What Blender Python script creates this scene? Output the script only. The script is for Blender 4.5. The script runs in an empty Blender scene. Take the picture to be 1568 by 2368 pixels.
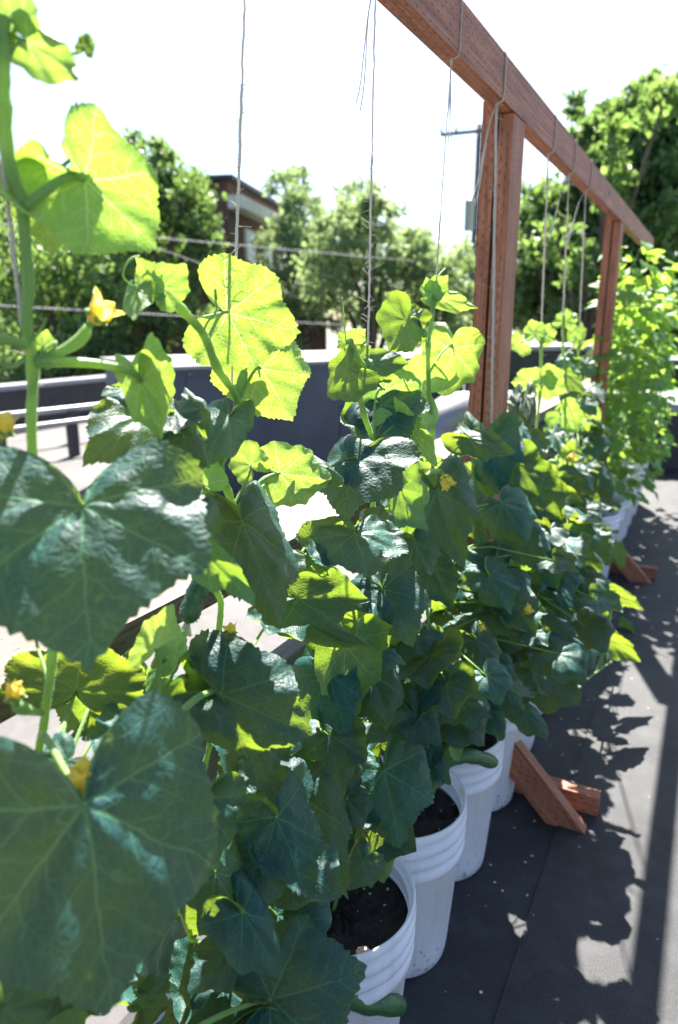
import bpy, bmesh, math, random
import numpy as np
from mathutils import Vector, Matrix
R = math.radians
rnd = random.Random(7)
C = bpy.context.scene.collection
sc = bpy.context.scene

# ------------------------------------------------------------------ camera
H = 1.31
F = 1610.0 / 2368.0
TH = math.atan((1184 - 742) / 1610.0)
PSI = math.atan((1665 - 784) / (1610.0 / math.cos(TH)))
cam = bpy.data.cameras.new('camera')
cam.sensor_fit = 'VERTICAL'; cam.sensor_height = 36; cam.sensor_width = 24
cam.lens = 36 * F; cam.clip_start = 0.02; cam.clip_end = 3000
cam.dof.use_dof = True; cam.dof.focus_distance = 0.98; cam.dof.aperture_fstop = 3.8
co = bpy.data.objects.new('camera', cam); C.objects.link(co)
co.location = (0, 0, H); co.rotation_euler = (R(90) - TH, 0, PSI)
sc.camera = co
FW = Vector((-math.sin(PSI) * math.cos(TH), math.cos(PSI) * math.cos(TH), -math.sin(TH)))
RT = Vector((math.cos(PSI), math.sin(PSI), 0)); UP = RT.cross(FW)
CAM = Vector((0, 0, H))

# ------------------------------------------------------------------ light
SUN = Vector((-0.292, 0.75, 1.0)).normalized()
EL = math.asin(SUN.z); AZ = math.atan2(SUN.x, SUN.y)
w = bpy.data.worlds.new('World'); sc.world = w; w.use_nodes = True
nt = w.node_tree; nt.nodes.clear()
sky = nt.nodes.new('ShaderNodeTexSky'); sky.sky_type = 'NISHITA'; sky.sun_disc = False
sky.sun_elevation = EL; sky.sun_rotation = AZ; sky.dust_density = 1.2; sky.air_density = 1.0; sky.ozone_density = 2.4
bg = nt.nodes.new('ShaderNodeBackground'); bg.inputs[1].default_value = 0.05
out = nt.nodes.new('ShaderNodeOutputWorld')
nt.links.new(sky.outputs[0], bg.inputs[0]); nt.links.new(bg.outputs[0], out.inputs[0])
sl = bpy.data.lights.new('sun', 'SUN'); sl.energy = 5.0; sl.angle = R(0.53); sl.color = (1.0, 0.95, 0.86)
so = bpy.data.objects.new('sun', sl); C.objects.link(so)
so.rotation_euler = SUN.to_track_quat('Z', 'Y').to_euler()
sc.view_settings.view_transform = 'Standard'; sc.view_settings.look = 'None'
sc.view_settings.gamma = 1; sc.view_settings.exposure = 2.5
sc.cycles.use_denoising = True
sc.cycles.max_bounces = 10; sc.cycles.transparent_max_bounces = 12
sc.cycles.sample_clamp_indirect = 8

# ------------------------------------------------------------------ place helpers (real distances)
def ray(x, y): return FW + RT * ((x - 784) / 1610.0) + UP * ((1184 - y) / 1610.0)
def at_x(x, y, X):
    r = ray(x, y); return CAM + r * (X / r.x)
def at_y(x, y, Y):
    r = ray(x, y); return CAM + r * (Y / r.y)
def at_z(x, y, z):
    r = ray(x, y); return CAM + r * ((z - H) / r.z)
def at_d(x, y, d):
    r = ray(x, y); return CAM + r * (d / math.hypot(r.x, r.y))

def to_px(P):
    q = Vector(P) - CAM; d = q.dot(FW); return 784 + 1610 * q.dot(RT) / d, 1184 - 1610 * q.dot(UP) / d
# ------------------------------------------------------------------ object helpers
def tag(o, label=None, cat=None, group=None, kind=None):
    if label: o['label'] = label
    if cat: o['category'] = cat
    if group: o['group'] = group
    if kind: o['kind'] = kind
    return o
def empty(name, loc, label, cat, group=None):
    o = bpy.data.objects.new(name, None); C.objects.link(o); o.location = loc; o.empty_display_size = .05
    return tag(o, label, cat, group)
def link(name, me, m, parent=None, smooth=True):
    o = bpy.data.objects.new(name, me); C.objects.link(o)
    if m is not None and not me.materials: me.materials.append(m)
    if smooth: me.polygons.foreach_set('use_smooth', [True] * len(me.polygons))
    if parent is not None:
        o.parent = parent; o.matrix_parent_inverse = Matrix.Translation(-world_loc(parent))
    return o
def world_loc(o):
    v = Vector(o.location)
    if o.parent is not None: v = v + world_loc(o.parent) + Vector(o.matrix_parent_inverse.translation)
    return v
class MB:
    def __init__(s): s.v = []; s.f = []; s.uv = []
    def add(s, vs, fs, uvs=None):
        b = len(s.v); s.v += [tuple(v) for v in vs]
        for i, f in enumerate(fs):
            s.f.append([b + k for k in f])
            s.uv += (uvs[i] if uvs else [(0, 0)] * len(f))
    def box(s, c, dx, dy, dz, L, W, T):
        """bar: centre c, unit axes dx (length L), dy (W), dz (T); uv in metres, u along the length, v runs on round the bar"""
        c = Vector(c); dx = Vector(dx).normalized(); dy = Vector(dy).normalized(); dz = Vector(dz).normalized()
        u0 = rnd.random() * 9
        def P(a, b, d): return c + dx * (a * L / 2) + dy * (b * W / 2) + dz * (d * T / 2)
        def face(ps, uv): s.add(ps, [(0, 1, 2, 3)], [uv])
        a0, a1 = u0, u0 + L
        for sg in (1, -1):
            q = [P(-1, -1, sg), P(1, -1, sg), P(1, 1, sg), P(-1, 1, sg)]; uv = [(a0, 0), (a1, 0), (a1, W), (a0, W)]
            if sg < 0: q.reverse(); uv.reverse()
            face(q, uv)
            q = [P(-1, sg, 1), P(1, sg, 1), P(1, sg, -1), P(-1, sg, -1)]; uv = [(a0, W), (a1, W), (a1, W + T), (a0, W + T)]
            if sg < 0: q.reverse(); uv.reverse()
            face(q, uv)
            q = [P(sg, -1, -1), P(sg, 1, -1), P(sg, 1, 1), P(sg, -1, 1)]; uv = [(a0, 3), (a0, 3 + W), (a0 + .01, 3 + W), (a0 + .01, 3)]
            if sg < 0: q.reverse(); uv.reverse()
            face(q, uv)
    def abox(s, x0, x1, y0, y1, z0, z1):
        s.box(((x0 + x1) / 2, (y0 + y1) / 2, (z0 + z1) / 2), (1, 0, 0), (0, 1, 0), (0, 0, 1), x1 - x0, y1 - y0, z1 - z0)
    def tube(s, pts, rad, n=8, cap=True):
        pts = [Vector(p) for p in pts]; m = len(pts)
        if not hasattr(rad, '__len__'): rad = [rad] * m
        t = (pts[1] - pts[0]).normalized(); a = t.orthogonal().normalized()
        vs = []; L = 0
        for i in range(m):
            t = (pts[min(i + 1, m - 1)] - pts[max(i - 1, 0)])
            t = t.normalized() if t.length > 1e-9 else Vector((0, 0, 1))
            a = (a - t * a.dot(t)); a = a.normalized() if a.length > 1e-6 else t.orthogonal().normalized()
            b = t.cross(a)
            for k in range(n):
                q = 2 * math.pi * k / n
                vs.append(pts[i] + (a * math.cos(q) + b * math.sin(q)) * rad[i])
        fs = []; uvs = []
        ls = [0.0]
        for i in range(1, m): ls.append(ls[-1] + (pts[i] - pts[i - 1]).length)
        for i in range(m - 1):
            for k in range(n):
                k2 = (k + 1) % n
                fs.append((i * n + k, i * n + k2, (i + 1) * n + k2, (i + 1) * n + k))
                uvs.append([(ls[i], k / n), (ls[i], (k + 1) / n), (ls[i + 1], (k + 1) / n), (ls[i + 1], k / n)])
        if cap:
            fs.append(tuple(range(n - 1, -1, -1))); uvs.append([(0, 0)] * n)
            fs.append(tuple((m - 1) * n + k for k in range(n))); uvs.append([(0, 0)] * n)
        s.add(vs, fs, uvs)
    def lathe(s, prof, n=48, c=(0, 0, 0)):
        vs = []; m = len(prof)
        for r, z in prof:
            for k in range(n):
                q = 2 * math.pi * k / n; vs.append((c[0] + r * math.cos(q), c[1] + r * math.sin(q), c[2] + z))
        fs = []; uvs = []
        for i in range(m - 1):
            for k in range(n):
                k2 = (k + 1) % n
                fs.append((i * n + k, i * n + k2, (i + 1) * n + k2, (i + 1) * n + k))
                uvs.append([(k / n, prof[i][1]), ((k + 1) / n, prof[i][1]), ((k + 1) / n, prof[i + 1][1]), (k / n, prof[i + 1][1])])
        s.add(vs, fs, uvs)
    def mesh(s, name):
        me = bpy.data.meshes.new(name); me.from_pydata(s.v, [], s.f)
        uv = me.uv_layers.new(name='UVMap'); uv.data.foreach_set('uv', [c for p in s.uv for c in p])
        me.update(); return me
    def build(s, name, m, parent=None, smooth=True, bevel=0):
        o = link(name, s.mesh(name), m, parent, smooth)
        if bevel:
            b = o.modifiers.new('bevel', 'BEVEL'); b.width = bevel; b.segments = 2; b.limit_method = 'ANGLE'
        return o
def smooth_path(pts, sub=6):
    pts = [Vector(p) for p in pts]; o = []
    for i in range(len(pts) - 1):
        p0 = pts[max(i - 1, 0)]; p1 = pts[i]; p2 = pts[i + 1]; p3 = pts[min(i + 2, len(pts) - 1)]
        for k in range(sub):
            t = k / sub
            o.append(0.5 * ((2 * p1) + (p2 - p0) * t + (2 * p0 - 5 * p1 + 4 * p2 - p3) * t * t + (3 * p1 - p0 - 3 * p2 + p3) * t ** 3))
    o.append(pts[-1]); return o

# ------------------------------------------------------------------ materials
class NT:
    def __init__(s, name):
        s.m = bpy.data.materials.new(name); s.m.use_nodes = True; s.t = s.m.node_tree; s.t.nodes.clear()
        s.out = s.n('ShaderNodeOutputMaterial')
    def n(s, t, **k):
        o = s.t.nodes.new(t)
        for a, b in k.items(): setattr(o, a, b)
        return o
    def l(s, a, b): s.t.links.new(a, b)
    def set(s, sock, v):
        if isinstance(v, bpy.types.NodeSocket): s.l(v, sock)
        else:
            if hasattr(sock.default_value, '__len__') and len(sock.default_value) == 4 and len(v) == 3: v = (*v, 1)
            sock.default_value = v
    def math(s, op, a, b=None, c=None, clamp=False):
        o = s.n('ShaderNodeMath', operation=op, use_clamp=clamp)
        for i, v in enumerate((a, b, c)):
            if v is not None: s.set(o.inputs[i], v)
        return o.outputs[0]
    def mix(s, f, a, b, blend='MIX'):
        o = s.n('ShaderNodeMix', data_type='RGBA', blend_type=blend)
        s.set(o.inputs[0], f); s.set(o.inputs[6], a); s.set(o.inputs[7], b); return o.outputs[2]
    def rng(s, v, a, b, c=0., d=1., smooth=False):
        o = s.n('ShaderNodeMapRange'); o.interpolation_type = 'SMOOTHSTEP' if smooth else 'LINEAR'
        for i, k in enumerate((v, a, b, c, d)): s.set(o.inputs[i], k)
        return o.outputs[0]
    def noise(s, vec, scale, detail=4, rough=.55, out=0, dim='3D'):
        o = s.n('ShaderNodeTexNoise', noise_dimensions=dim)
        if vec is not None: s.l(vec, o.inputs['Vector'])
        o.inputs['Scale'].default_value = scale; o.inputs['Detail'].default_value = detail; o.inputs['Roughness'].default_value = rough
        return o.outputs[out]
    def coord(s, k='Object'): return s.n('ShaderNodeTexCoord').outputs[k]
    def mapv(s, v, scale=(1, 1, 1), loc=(0, 0, 0)):
        o = s.n('ShaderNodeMapping'); s.l(v, o.inputs[0]); o.inputs['Scale'].default_value = scale; o.inputs['Location'].default_value = loc
        return o.outputs[0]
    def bsdf(s, col, rough=.6, **k):
        o = s.n('ShaderNodeBsdfPrincipled'); s.set(o.inputs['Base Color'], col); s.set(o.inputs['Roughness'], rough)
        for a, b in k.items(): s.set(o.inputs[a.replace('_', ' ')], b)
        return o
    def bump(s, h, strength=.5, dist=.01):
        o = s.n('ShaderNodeBump'); o.inputs['Strength'].default_value = strength; o.inputs['Distance'].default_value = dist
        s.l(h, o.inputs['Height']); return o.outputs[0]
    def done(s, sh): s.l(sh, s.out.inputs[0]); return s.m

def leaf_material(name, up, upv, un, unv, tr, trv, sheen=.0, rough=.50, net=15.0, bumpd=.05, trans=.165):
    a = NT(name); uv0 = a.coord('UV'); oi0 = a.n('ShaderNodeObjectInfo')
    of = a.n('ShaderNodeVectorMath', operation='ADD'); a.l(uv0, of.inputs[0]); a.l(a.math('MULTIPLY', oi0.outputs['Random'], 60), of.inputs[1]); uv = of.outputs[0]
    sep = a.n('ShaderNodeSeparateXYZ'); a.l(uv0, sep.inputs[0]); x, y = sep.outputs[0], sep.outputs[1]
    n1 = a.noise(uv, 5, 3)
    jit = a.math('MULTIPLY', a.math('SUBTRACT', n1, .5), .16)
    r = a.math('SQRT', a.math('ADD', a.math('MULTIPLY', x, x), a.math('MULTIPLY', y, y)))
    ph = a.math('ADD', a.math('ARCTAN2', x, y), a.math('MULTIPLY', jit, .8))
    ST = .90
    wv = a.math('WRAP', ph, ST / 2, -ST / 2)
    al = a.math('MULTIPLY', r, a.math('COSINE', wv)); pe = a.math('ABSOLUTE', a.math('MULTIPLY', r, a.math('SINE', wv)))
    wid = a.rng(al, 0, 1, .014, .003)
    m1 = a.math('SUBTRACT', 1, a.rng(a.math('DIVIDE', pe, wid), .45, 1.3, 0, 1, True))
    s_ = a.math('ADD', a.math('SUBTRACT', al, a.math('MULTIPLY', pe, .85)), jit)
    fr = a.math('ABSOLUTE', a.math('SUBTRACT', a.math('FRACT', a.math('MULTIPLY', s_, 5.2)), .5))
    m2 = a.math('SUBTRACT', 1, a.rng(fr, .02, .075, 0, 1, True))
    m2 = a.math('MULTIPLY', m2, a.rng(pe, 0, .35, .85, .45))
    dist = a.n('ShaderNodeVectorMath', operation='ADD'); a.l(uv, dist.inputs[0])
    nv = a.n('ShaderNodeVectorMath', operation='SCALE'); a.l(a.noise(uv, 7, 2, .5, 1), nv.inputs[0]); nv.inputs['Scale'].default_value = .10
    a.l(nv.outputs[0], dist.inputs[1])
    vo = a.n('ShaderNodeTexVoronoi', feature='DISTANCE_TO_EDGE'); vo.inputs['Scale'].default_value = net; a.l(dist.outputs[0], vo.inputs['Vector'])
    m3 = a.math('SUBTRACT', 1, a.rng(vo.outputs[0], .0, .07, 0, 1, True))
    vein = a.math('MAXIMUM', m1, a.math('MAXIMUM', a.math('MULTIPLY', m2, .72), a.math('MULTIPLY', m3, .42)), clamp=True)
    puff = a.math('SUBTRACT', a.math('MULTIPLY', a.rng(vo.outputs[0], 0, .35, 0, 1, True), .8), a.math('MULTIPLY', a.math('MAXIMUM', m1, m2), .8))
    puff = a.math('ADD', puff, a.math('MULTIPLY', a.noise(uv, 9, 3), 1.6))
    bp = a.bump(puff, .17, bumpd * .09)
    geo = a.n('ShaderNodeNewGeometry'); oi = a.n('ShaderNodeObjectInfo')
    blotch = a.rng(a.noise(uv, 3.0, 4), .35, .7)
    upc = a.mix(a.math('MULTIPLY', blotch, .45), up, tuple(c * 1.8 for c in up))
    sv = a.n('ShaderNodeTexVoronoi', feature='F1'); sv.inputs['Scale'].default_value = 5.5; a.l(dist.outputs[0], sv.inputs['Vector'])
    spc = a.n('ShaderNodeSeparateColor'); a.l(sv.outputs['Color'], spc.inputs[0])
    spot = a.math('MULTIPLY', a.math('GREATER_THAN', spc.outputs[0], .80), a.math('SUBTRACT', 1, a.rng(a.math('SUBTRACT', sv.outputs['Distance'], a.math('MULTIPLY', spc.outputs[1], .10)), .0, .10, 0, 1, True)))
    spot = a.math('MULTIPLY', spot, .55)
    upc = a.mix(spot, upc, (.17, .17, .035))
    uppr = a.mix(vein, upc, upv); unr = a.mix(vein, un, unv)
    hs = a.n('ShaderNodeHueSaturation'); a.l(a.mix(geo.outputs['Backfacing'], uppr, unr), hs.inputs['Color'])
    a.l(a.rng(oi.outputs['Random'], 0, 1, .485, .515), hs.inputs['Hue']); a.l(a.rng(a.math('FRACT', a.math('MULTIPLY', oi.outputs['Random'], 7.3)), 0, 1, .75, 1.3), hs.inputs['Value'])
    rf = a.rng(a.noise(uv, 22, 3), .3, .7, rough - .06, rough + .12)
    b = a.bsdf(hs.outputs[0], rf, Sheen_Weight=sheen, Sheen_Roughness=.35); b.inputs['Specular IOR Level'].default_value = .30
    b.inputs['Sheen Tint'].default_value = (.8, 1, .8, 1)
    a.l(bp, b.inputs['Normal'])
    t = a.n('ShaderNodeBsdfTranslucent')
    ht = a.n('ShaderNodeHueSaturation'); a.l(a.mix(a.math('MULTIPLY', vein, .8), a.mix(blotch, tr, tuple(c * .8 for c in tr)), trv), ht.inputs['Color'])
    a.l(a.rng(a.math('FRACT', a.math('MULTIPLY', oi.outputs['Random'], 3.7)), 0, 1, .49, .515), ht.inputs['Hue'])
    a.l(ht.outputs[0], t.inputs[0]); a.l(bp, t.inputs['Normal'])
    ms = a.n('ShaderNodeMixShader'); ms.inputs[0].default_value = trans
    a.l(b.outputs[0], ms.inputs[1]); a.l(t.outputs[0], ms.inputs[2])
    return a.done(ms.outputs[0])
M = {}
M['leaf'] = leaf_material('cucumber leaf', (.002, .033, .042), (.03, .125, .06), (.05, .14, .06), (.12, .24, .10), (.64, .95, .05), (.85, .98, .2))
M['young_or_lit_leaf'] = leaf_material('young or lit leaf', (.07, .19, .06), (.16, .30, .09), (.17, .32, .10), (.30, .42, .17), (.50, .78, .06), (.86, .96, .40), trans=.26)  # for young shoots, and for sunlit upper leaves with the light put into the colour
M['bean_leaf'] = leaf_material('bean leaf', (.06, .17, .045), (.1, .24, .07), (.16, .30, .10), (.24, .36, .14), (.52, .80, .07), (.65, .85, .16), net=9, trans=.34)

def simple(name, col, rough=.6, var=.15, scale=30, bump=0, bd=.002, dark=None, **k):
    a = NT(name); o = a.coord('Object'); n = a.noise(o, scale, 5)
    c = a.mix(a.rng(n, .3, .7), tuple(x * (1 - var) for x in col), tuple(min(1, x * (1 + var)) for x in col))
    if dark is not None:
        c = a.mix(a.rng(a.noise(o, scale * .13, 5, .65), .52, .7), c, dark)
    b = a.bsdf(c, rough, **k)
    if bump: a.l(a.bump(a.noise(o, scale * 3, 4), bump, bd), b.inputs['Normal'])
    return a.done(b.outputs[0])
def stem_material(name, col, tr):
    a = NT(name); o = a.coord('Object'); uv = a.coord('UV')
    st = a.noise(a.mapv(uv, (6, 22, 1)), 1.5, 3)
    c = a.mix(a.rng(st, .35, .65), tuple(x * .75 for x in col), tuple(x * 1.25 for x in col))
    b = a.bsdf(c, .5, Sheen_Weight=.6, Sheen_Roughness=.3)
    b.inputs['Sheen Tint'].default_value = (.9, 1, .8, 1)
    a.l(a.bump(st, .4, .002), b.inputs['Normal'])
    t = a.n('ShaderNodeBsdfTranslucent'); t.inputs[0].default_value = (*tr, 1)
    ms = a.n('ShaderNodeMixShader'); ms.inputs[0].default_value = .35
    a.l(b.outputs[0], ms.inputs[1]); a.l(t.outputs[0], ms.inputs[2]); return a.done(ms.outputs[0])
M['stem'] = stem_material('vine stem', (.20, .36, .10), (.5, .7, .12))
M['petal'] = stem_material('yellow petal', (.85, .62, .06), (1.0, .88, .22))
M['withered'] = simple('withered petal', (.6, .5, .36), .8, .3, 60)
def cuke_material():
    a = NT('cucumber skin'); uv = a.coord('UV'); o = a.coord('Object')
    st = a.noise(a.mapv(uv, (5, 9, 1)), 1.6, 4)
    c = a.mix(a.rng(st, .35, .7), (.018, .075, .025), (.06, .15, .05))
    b = a.bsdf(c, .38); a.l(a.bump(a.noise(o, 130, 2), .45, .003), b.inputs['Normal']); return a.done(b.outputs[0])
M['cuke'] = cuke_material()
def wood_material(name, c0, c1, incised=True, rough=.65):
    a = NT(name); uv = a.coord('UV'); sep = a.n('ShaderNodeSeparateXYZ'); a.l(uv, sep.inputs[0]); u, v = sep.outputs[0], sep.outputs[1]
    g = a.noise(a.mapv(uv, (2.2, 60, 1)), 2.2, 6, .6)
    g2 = a.noise(a.mapv(uv, (9, 9, 1)), 1.0, 4, .6)
    g3 = a.noise(a.mapv(uv, (1.2, 14, 1)), 2.0, 3)
    c = a.mix(a.rng(g, .36, .64), tuple(x * .72 for x in c0), c1)
    c = a.mix(a.math('MULTIPLY', a.rng(g2, .45, .75), .5), c, tuple(x * .55 for x in c0))
    c = a.mix(a.math('MULTIPLY', a.rng(g3, .5, .7), .35), c, tuple(min(1, x * 1.35) for x in c1))
    kv = a.n('ShaderNodeTexVoronoi', feature='F1'); kv.inputs['Scale'].default_value = 1.0; a.l(a.mapv(uv, (2.4, 7, 1)), kv.inputs['Vector'])
    c = a.mix(a.math('SUBTRACT', 1, a.rng(kv.outputs['Distance'], .05, .16, 0, 1, True)), c, tuple(x * .3 for x in c0))
    h = g
    if incised:
        row = a.math('MULTIPLY', v, 1 / .0125); ri = a.math('FLOOR', row); fv = a.math('FRACT', row)
        au = a.math('FRACT', a.math('ADD', a.math('MULTIPLY', u, 1 / .030), a.math('MULTIPLY', ri, .42)))
        d = a.math('MULTIPLY', a.math('LESS_THAN', au, .34), a.math('LESS_THAN', a.math('ABSOLUTE', a.math('SUBTRACT', fv, .5)), .13))
        d = a.math('MULTIPLY', d, a.rng(a.noise(a.mapv(uv, (40, 40, 1)), 1, 2), .38, .5))
        c = a.mix(a.math('MULTIPLY', d, .7), c, tuple(x * .16 for x in c0))
        h = a.math('SUBTRACT', g, a.math('MULTIPLY', d, 1.2))
    b = a.bsdf(c, rough); a.l(a.bump(h, .35, .004), b.inputs['Normal']); return a.done(b.outputs[0])
M['red_wood'] = wood_material('red stained lumber', (.30, .096, .044), (.46, .175, .094))
M['tan_wood'] = wood_material('tan weathered lumber', (.10, .068, .046), (.15, .11, .078))
M['grey_wood'] = wood_material('grey weathered board', (.13, .12, .115), (.2, .185, .175), False)
def twine_material():
    a = NT('twine'); uv = a.coord('UV'); sep = a.n('ShaderNodeSeparateXYZ'); a.l(uv, sep.inputs[0])
    tw = a.math('FRACT', a.math('ADD', a.math('MULTIPLY', sep.outputs[0], 240), a.math('MULTIPLY', sep.outputs[1], 2)))
    c = a.mix(a.rng(tw, .1, .9), (.42, .38, .35), (.62, .58, .54))
    b = a.bsdf(c, .85); t = a.n('ShaderNodeBsdfTranslucent'); t.inputs[0].default_value = (.85, .8, .72, 1)
    ms = a.n('ShaderNodeMixShader'); ms.inputs[0].default_value = .18; a.l(b.outputs[0], ms.inputs[1]); a.l(t.outputs[0], ms.inputs[2])
    return a.done(ms.outputs[0])
M['twine'] = twine_material()
def bucket_material():
    a = NT('white plastic'); o = a.coord('Object'); sep = a.n('ShaderNodeSeparateXYZ'); a.l(o, sep.inputs[0]); z = sep.outputs[2]
    n = a.noise(o, 75, 5, .7); n2 = a.noise(o, 9, 4)
    low = a.rng(z, 0.0, .16, .16, 0)
    spl = a.rng(n, a.math('SUBTRACT', .70, low), a.math('SUBTRACT', .74, low), 0, 1)
    c = a.mix(a.rng(n2, .3, .7), (.76, .75, .82), (.84, .83, .89))
    st_ = a.noise(a.mapv(o, (26, 26, 2.2)), 1.0, 4, .6)
    c = a.mix(a.math('MULTIPLY', a.rng(st_, .54, .74), .32), c, (.40, .36, .33))
    c = a.mix(a.math('MULTIPLY', spl, .8), c, (.10, .08, .07))
    b = a.bsdf(c, .38, Subsurface_Weight=.0); a.l(a.bump(n2, .1, .003), b.inputs['Normal'])
    t = a.n('ShaderNodeBsdfTranslucent'); t.inputs[0].default_value = (.8, .8, .85, 1)
    ms = a.n('ShaderNodeMixShader'); ms.inputs[0].default_value = .12; a.l(b.outputs[0], ms.inputs[1]); a.l(t.outputs[0], ms.inputs[2])
    return a.done(ms.outputs[0])
M['bucket'] = bucket_material()
def soil_material():
    a = NT('potting soil'); o = a.coord('Object'); n = a.noise(o, 150, 5, .7)
    c = a.mix(a.rng(n, .35, .7), (.012, .009, .008), (.045, .034, .028))
    vo = a.n('ShaderNodeTexVoronoi', feature='F1'); vo.inputs['Scale'].default_value = 85; a.l(o, vo.inputs['Vector'])
    pick = a.n('ShaderNodeSeparateColor'); a.l(vo.outputs['Color'], pick.inputs[0])
    d = a.math('MULTIPLY', a.math('LESS_THAN', vo.outputs['Distance'], .22), a.math('GREATER_THAN', pick.outputs[0], .86))
    c = a.mix(d, c, (.6, .57, .52))
    b = a.bsdf(c, .95); a.l(a.bump(n, 1, .012), b.inputs['Normal']); return a.done(b.outputs[0])
M['soil'] = soil_material()
def roof_material(name, c0, c1, spec=.5, rough=.55):
    a = NT(name); o = a.coord('Object'); n = a.noise(o, 420, 3, .7); n2 = a.noise(o, 2.2, 6, .62); n3 = a.noise(o, 14, 4)
    c = a.mix(a.rng(n, .3, .72), c0, c1)
    c = a.mix(a.math('MULTIPLY', a.rng(n2, .45, .7), .55), c, tuple(x * .55 for x in c0))
    c = a.mix(a.math('MULTIPLY', a.rng(n3, .5, .75), .25), c, tuple(x * 1.4 for x in c1))
    vo = a.n('ShaderNodeTexVoronoi', feature='F1'); vo.inputs['Scale'].default_value = 28; a.l(o, vo.inputs['Vector'])
    pick = a.n('ShaderNodeSeparateColor'); a.l(vo.outputs['Color'], pick.inputs[0])
    d = a.math('MULTIPLY', a.math('LESS_THAN', vo.outputs['Distance'], a.math('MULTIPLY', pick.outputs[1], .11)), a.math('GREATER_THAN', pick.outputs[0], .88))
    c = a.mix(d, c, (.45, .45, .47))
    b = a.bsdf(c, rough); b.inputs['Specular IOR Level'].default_value = spec
    a.l(a.bump(n, .5, .003), b.inputs['Normal']); return a.done(b.outputs[0])
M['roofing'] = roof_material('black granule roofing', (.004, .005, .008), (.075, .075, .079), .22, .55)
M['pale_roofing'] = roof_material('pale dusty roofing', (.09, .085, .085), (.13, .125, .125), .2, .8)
M['ground'] = simple('city ground', (.10, .11, .07), .9, .4, .3)
M['dark_metal'] = simple('dark painted metal', (.045, .062, .095), .5, .2, 5, dark=(.06, .07, .085))
M['pale_metal'] = simple('pale sheet metal', (.24, .25, .27), .42, .08, 12)
M['galv'] = simple('galvanised duct', (.28, .28, .29), .4, .2, 7, Metallic=.6)
M['black_wall'] = simple('black membrane', (.022, .024, .03), .55, .3, 9)
M['pole'] = simple('weathered pole', (.085, .085, .095), .8, .3, 10)
M['cable'] = simple('cable', (.34, .33, .34), .6, .1, 10)
M['insul'] = simple('transformer grey', (.33, .37, .40), .5, .1, 10)
def brick_material():
    a = NT('brown brick'); br = a.n('ShaderNodeTexBrick'); a.l(a.coord('UV'), br.inputs['Vector'])
    br.inputs['Scale'].default_value = 1; br.inputs['Brick Width'].default_value = .22; br.inputs['Row Height'].default_value = .075; br.inputs['Mortar Size'].default_value = .008
    br.inputs['Color1'].default_value = (.075, .030, .028, 1); br.inputs['Color2'].default_value = (.11, .045, .04, 1); br.inputs['Mortar'].default_value = (.12, .10, .09, 1)
    return a.done(a.bsdf(br.outputs[0], .85).outputs[0])
M['brick'] = brick_material()
M['stone'] = simple('pale cornice stone', (.62, .58, .54), .7, .1, 4)
M['glass'] = simple('window glass', (.10, .13, .16), .12, .1, 4)
M['bark'] = simple('bark', (.09, .07, .055), .9, .3, 9, .8, .02)
def crown_material(name, c0, c1, tr):
    a = NT(name); g = a.n('ShaderNodeNewGeometry')
    c = a.mix(g.outputs['Random Per Island'], c0, c1)
    b = a.bsdf(c, .45); t = a.n('ShaderNodeBsdfTranslucent')
    a.l(a.mix(g.outputs['Random Per Island'], tr, tuple(x * .6 for x in tr)), t.inputs[0])
    ms = a.n('ShaderNodeMixShader'); ms.inputs[0].default_value = .42; a.l(b.outputs[0], ms.inputs[1]); a.l(t.outputs[0], ms.inputs[2])
    return a.done(ms.outputs[0])
M['crown_dark'] = crown_material('dark tree leaves', (.04, .09, .035), (.08, .15, .06), (.28, .45, .10))  # leaf tones lightened to stand in for distance haze
M['crown_mid'] = crown_material('green tree leaves', (.05, .12, .035), (.11, .20, .07), (.34, .54, .11))
M['crown_pale'] = crown_material('pale tree leaves', (.11, .18, .09), (.19, .27, .15), (.40, .54, .2))

# ------------------------------------------------------------------ setting: roof, ground
b = MB(); b.add([(-900, -900, -5), (900, -900, -5), (900, 900, -5), (-900, 900, -5)], [(0, 1, 2, 3)])
tag(b.build('ground', M['ground']), kind='structure', label='streets and gardens below the roof', cat='ground')
b = MB(); b.abox(-14, 4.2, -4, 15.5, -.5, -.004)
tag(b.build('roof_deck', M['roofing'], smooth=False), kind='structure', label='black granule roof surface', cat='roof')
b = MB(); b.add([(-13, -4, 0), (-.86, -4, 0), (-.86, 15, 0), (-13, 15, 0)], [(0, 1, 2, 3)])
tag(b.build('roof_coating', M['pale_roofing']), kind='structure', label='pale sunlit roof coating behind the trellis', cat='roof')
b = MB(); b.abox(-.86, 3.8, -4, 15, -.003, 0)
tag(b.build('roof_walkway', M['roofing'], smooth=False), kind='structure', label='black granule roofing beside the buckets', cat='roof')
b = MB()
for x, z in ((-.215, .005), (.75, .005)): b.abox(x - .004, x + .9, -4, 15, .0, z)
tag(b.build('roof_seam', M['roofing'], smooth=False), kind='structure', label='lapped seams of the roofing sheets', cat='roof')

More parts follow.
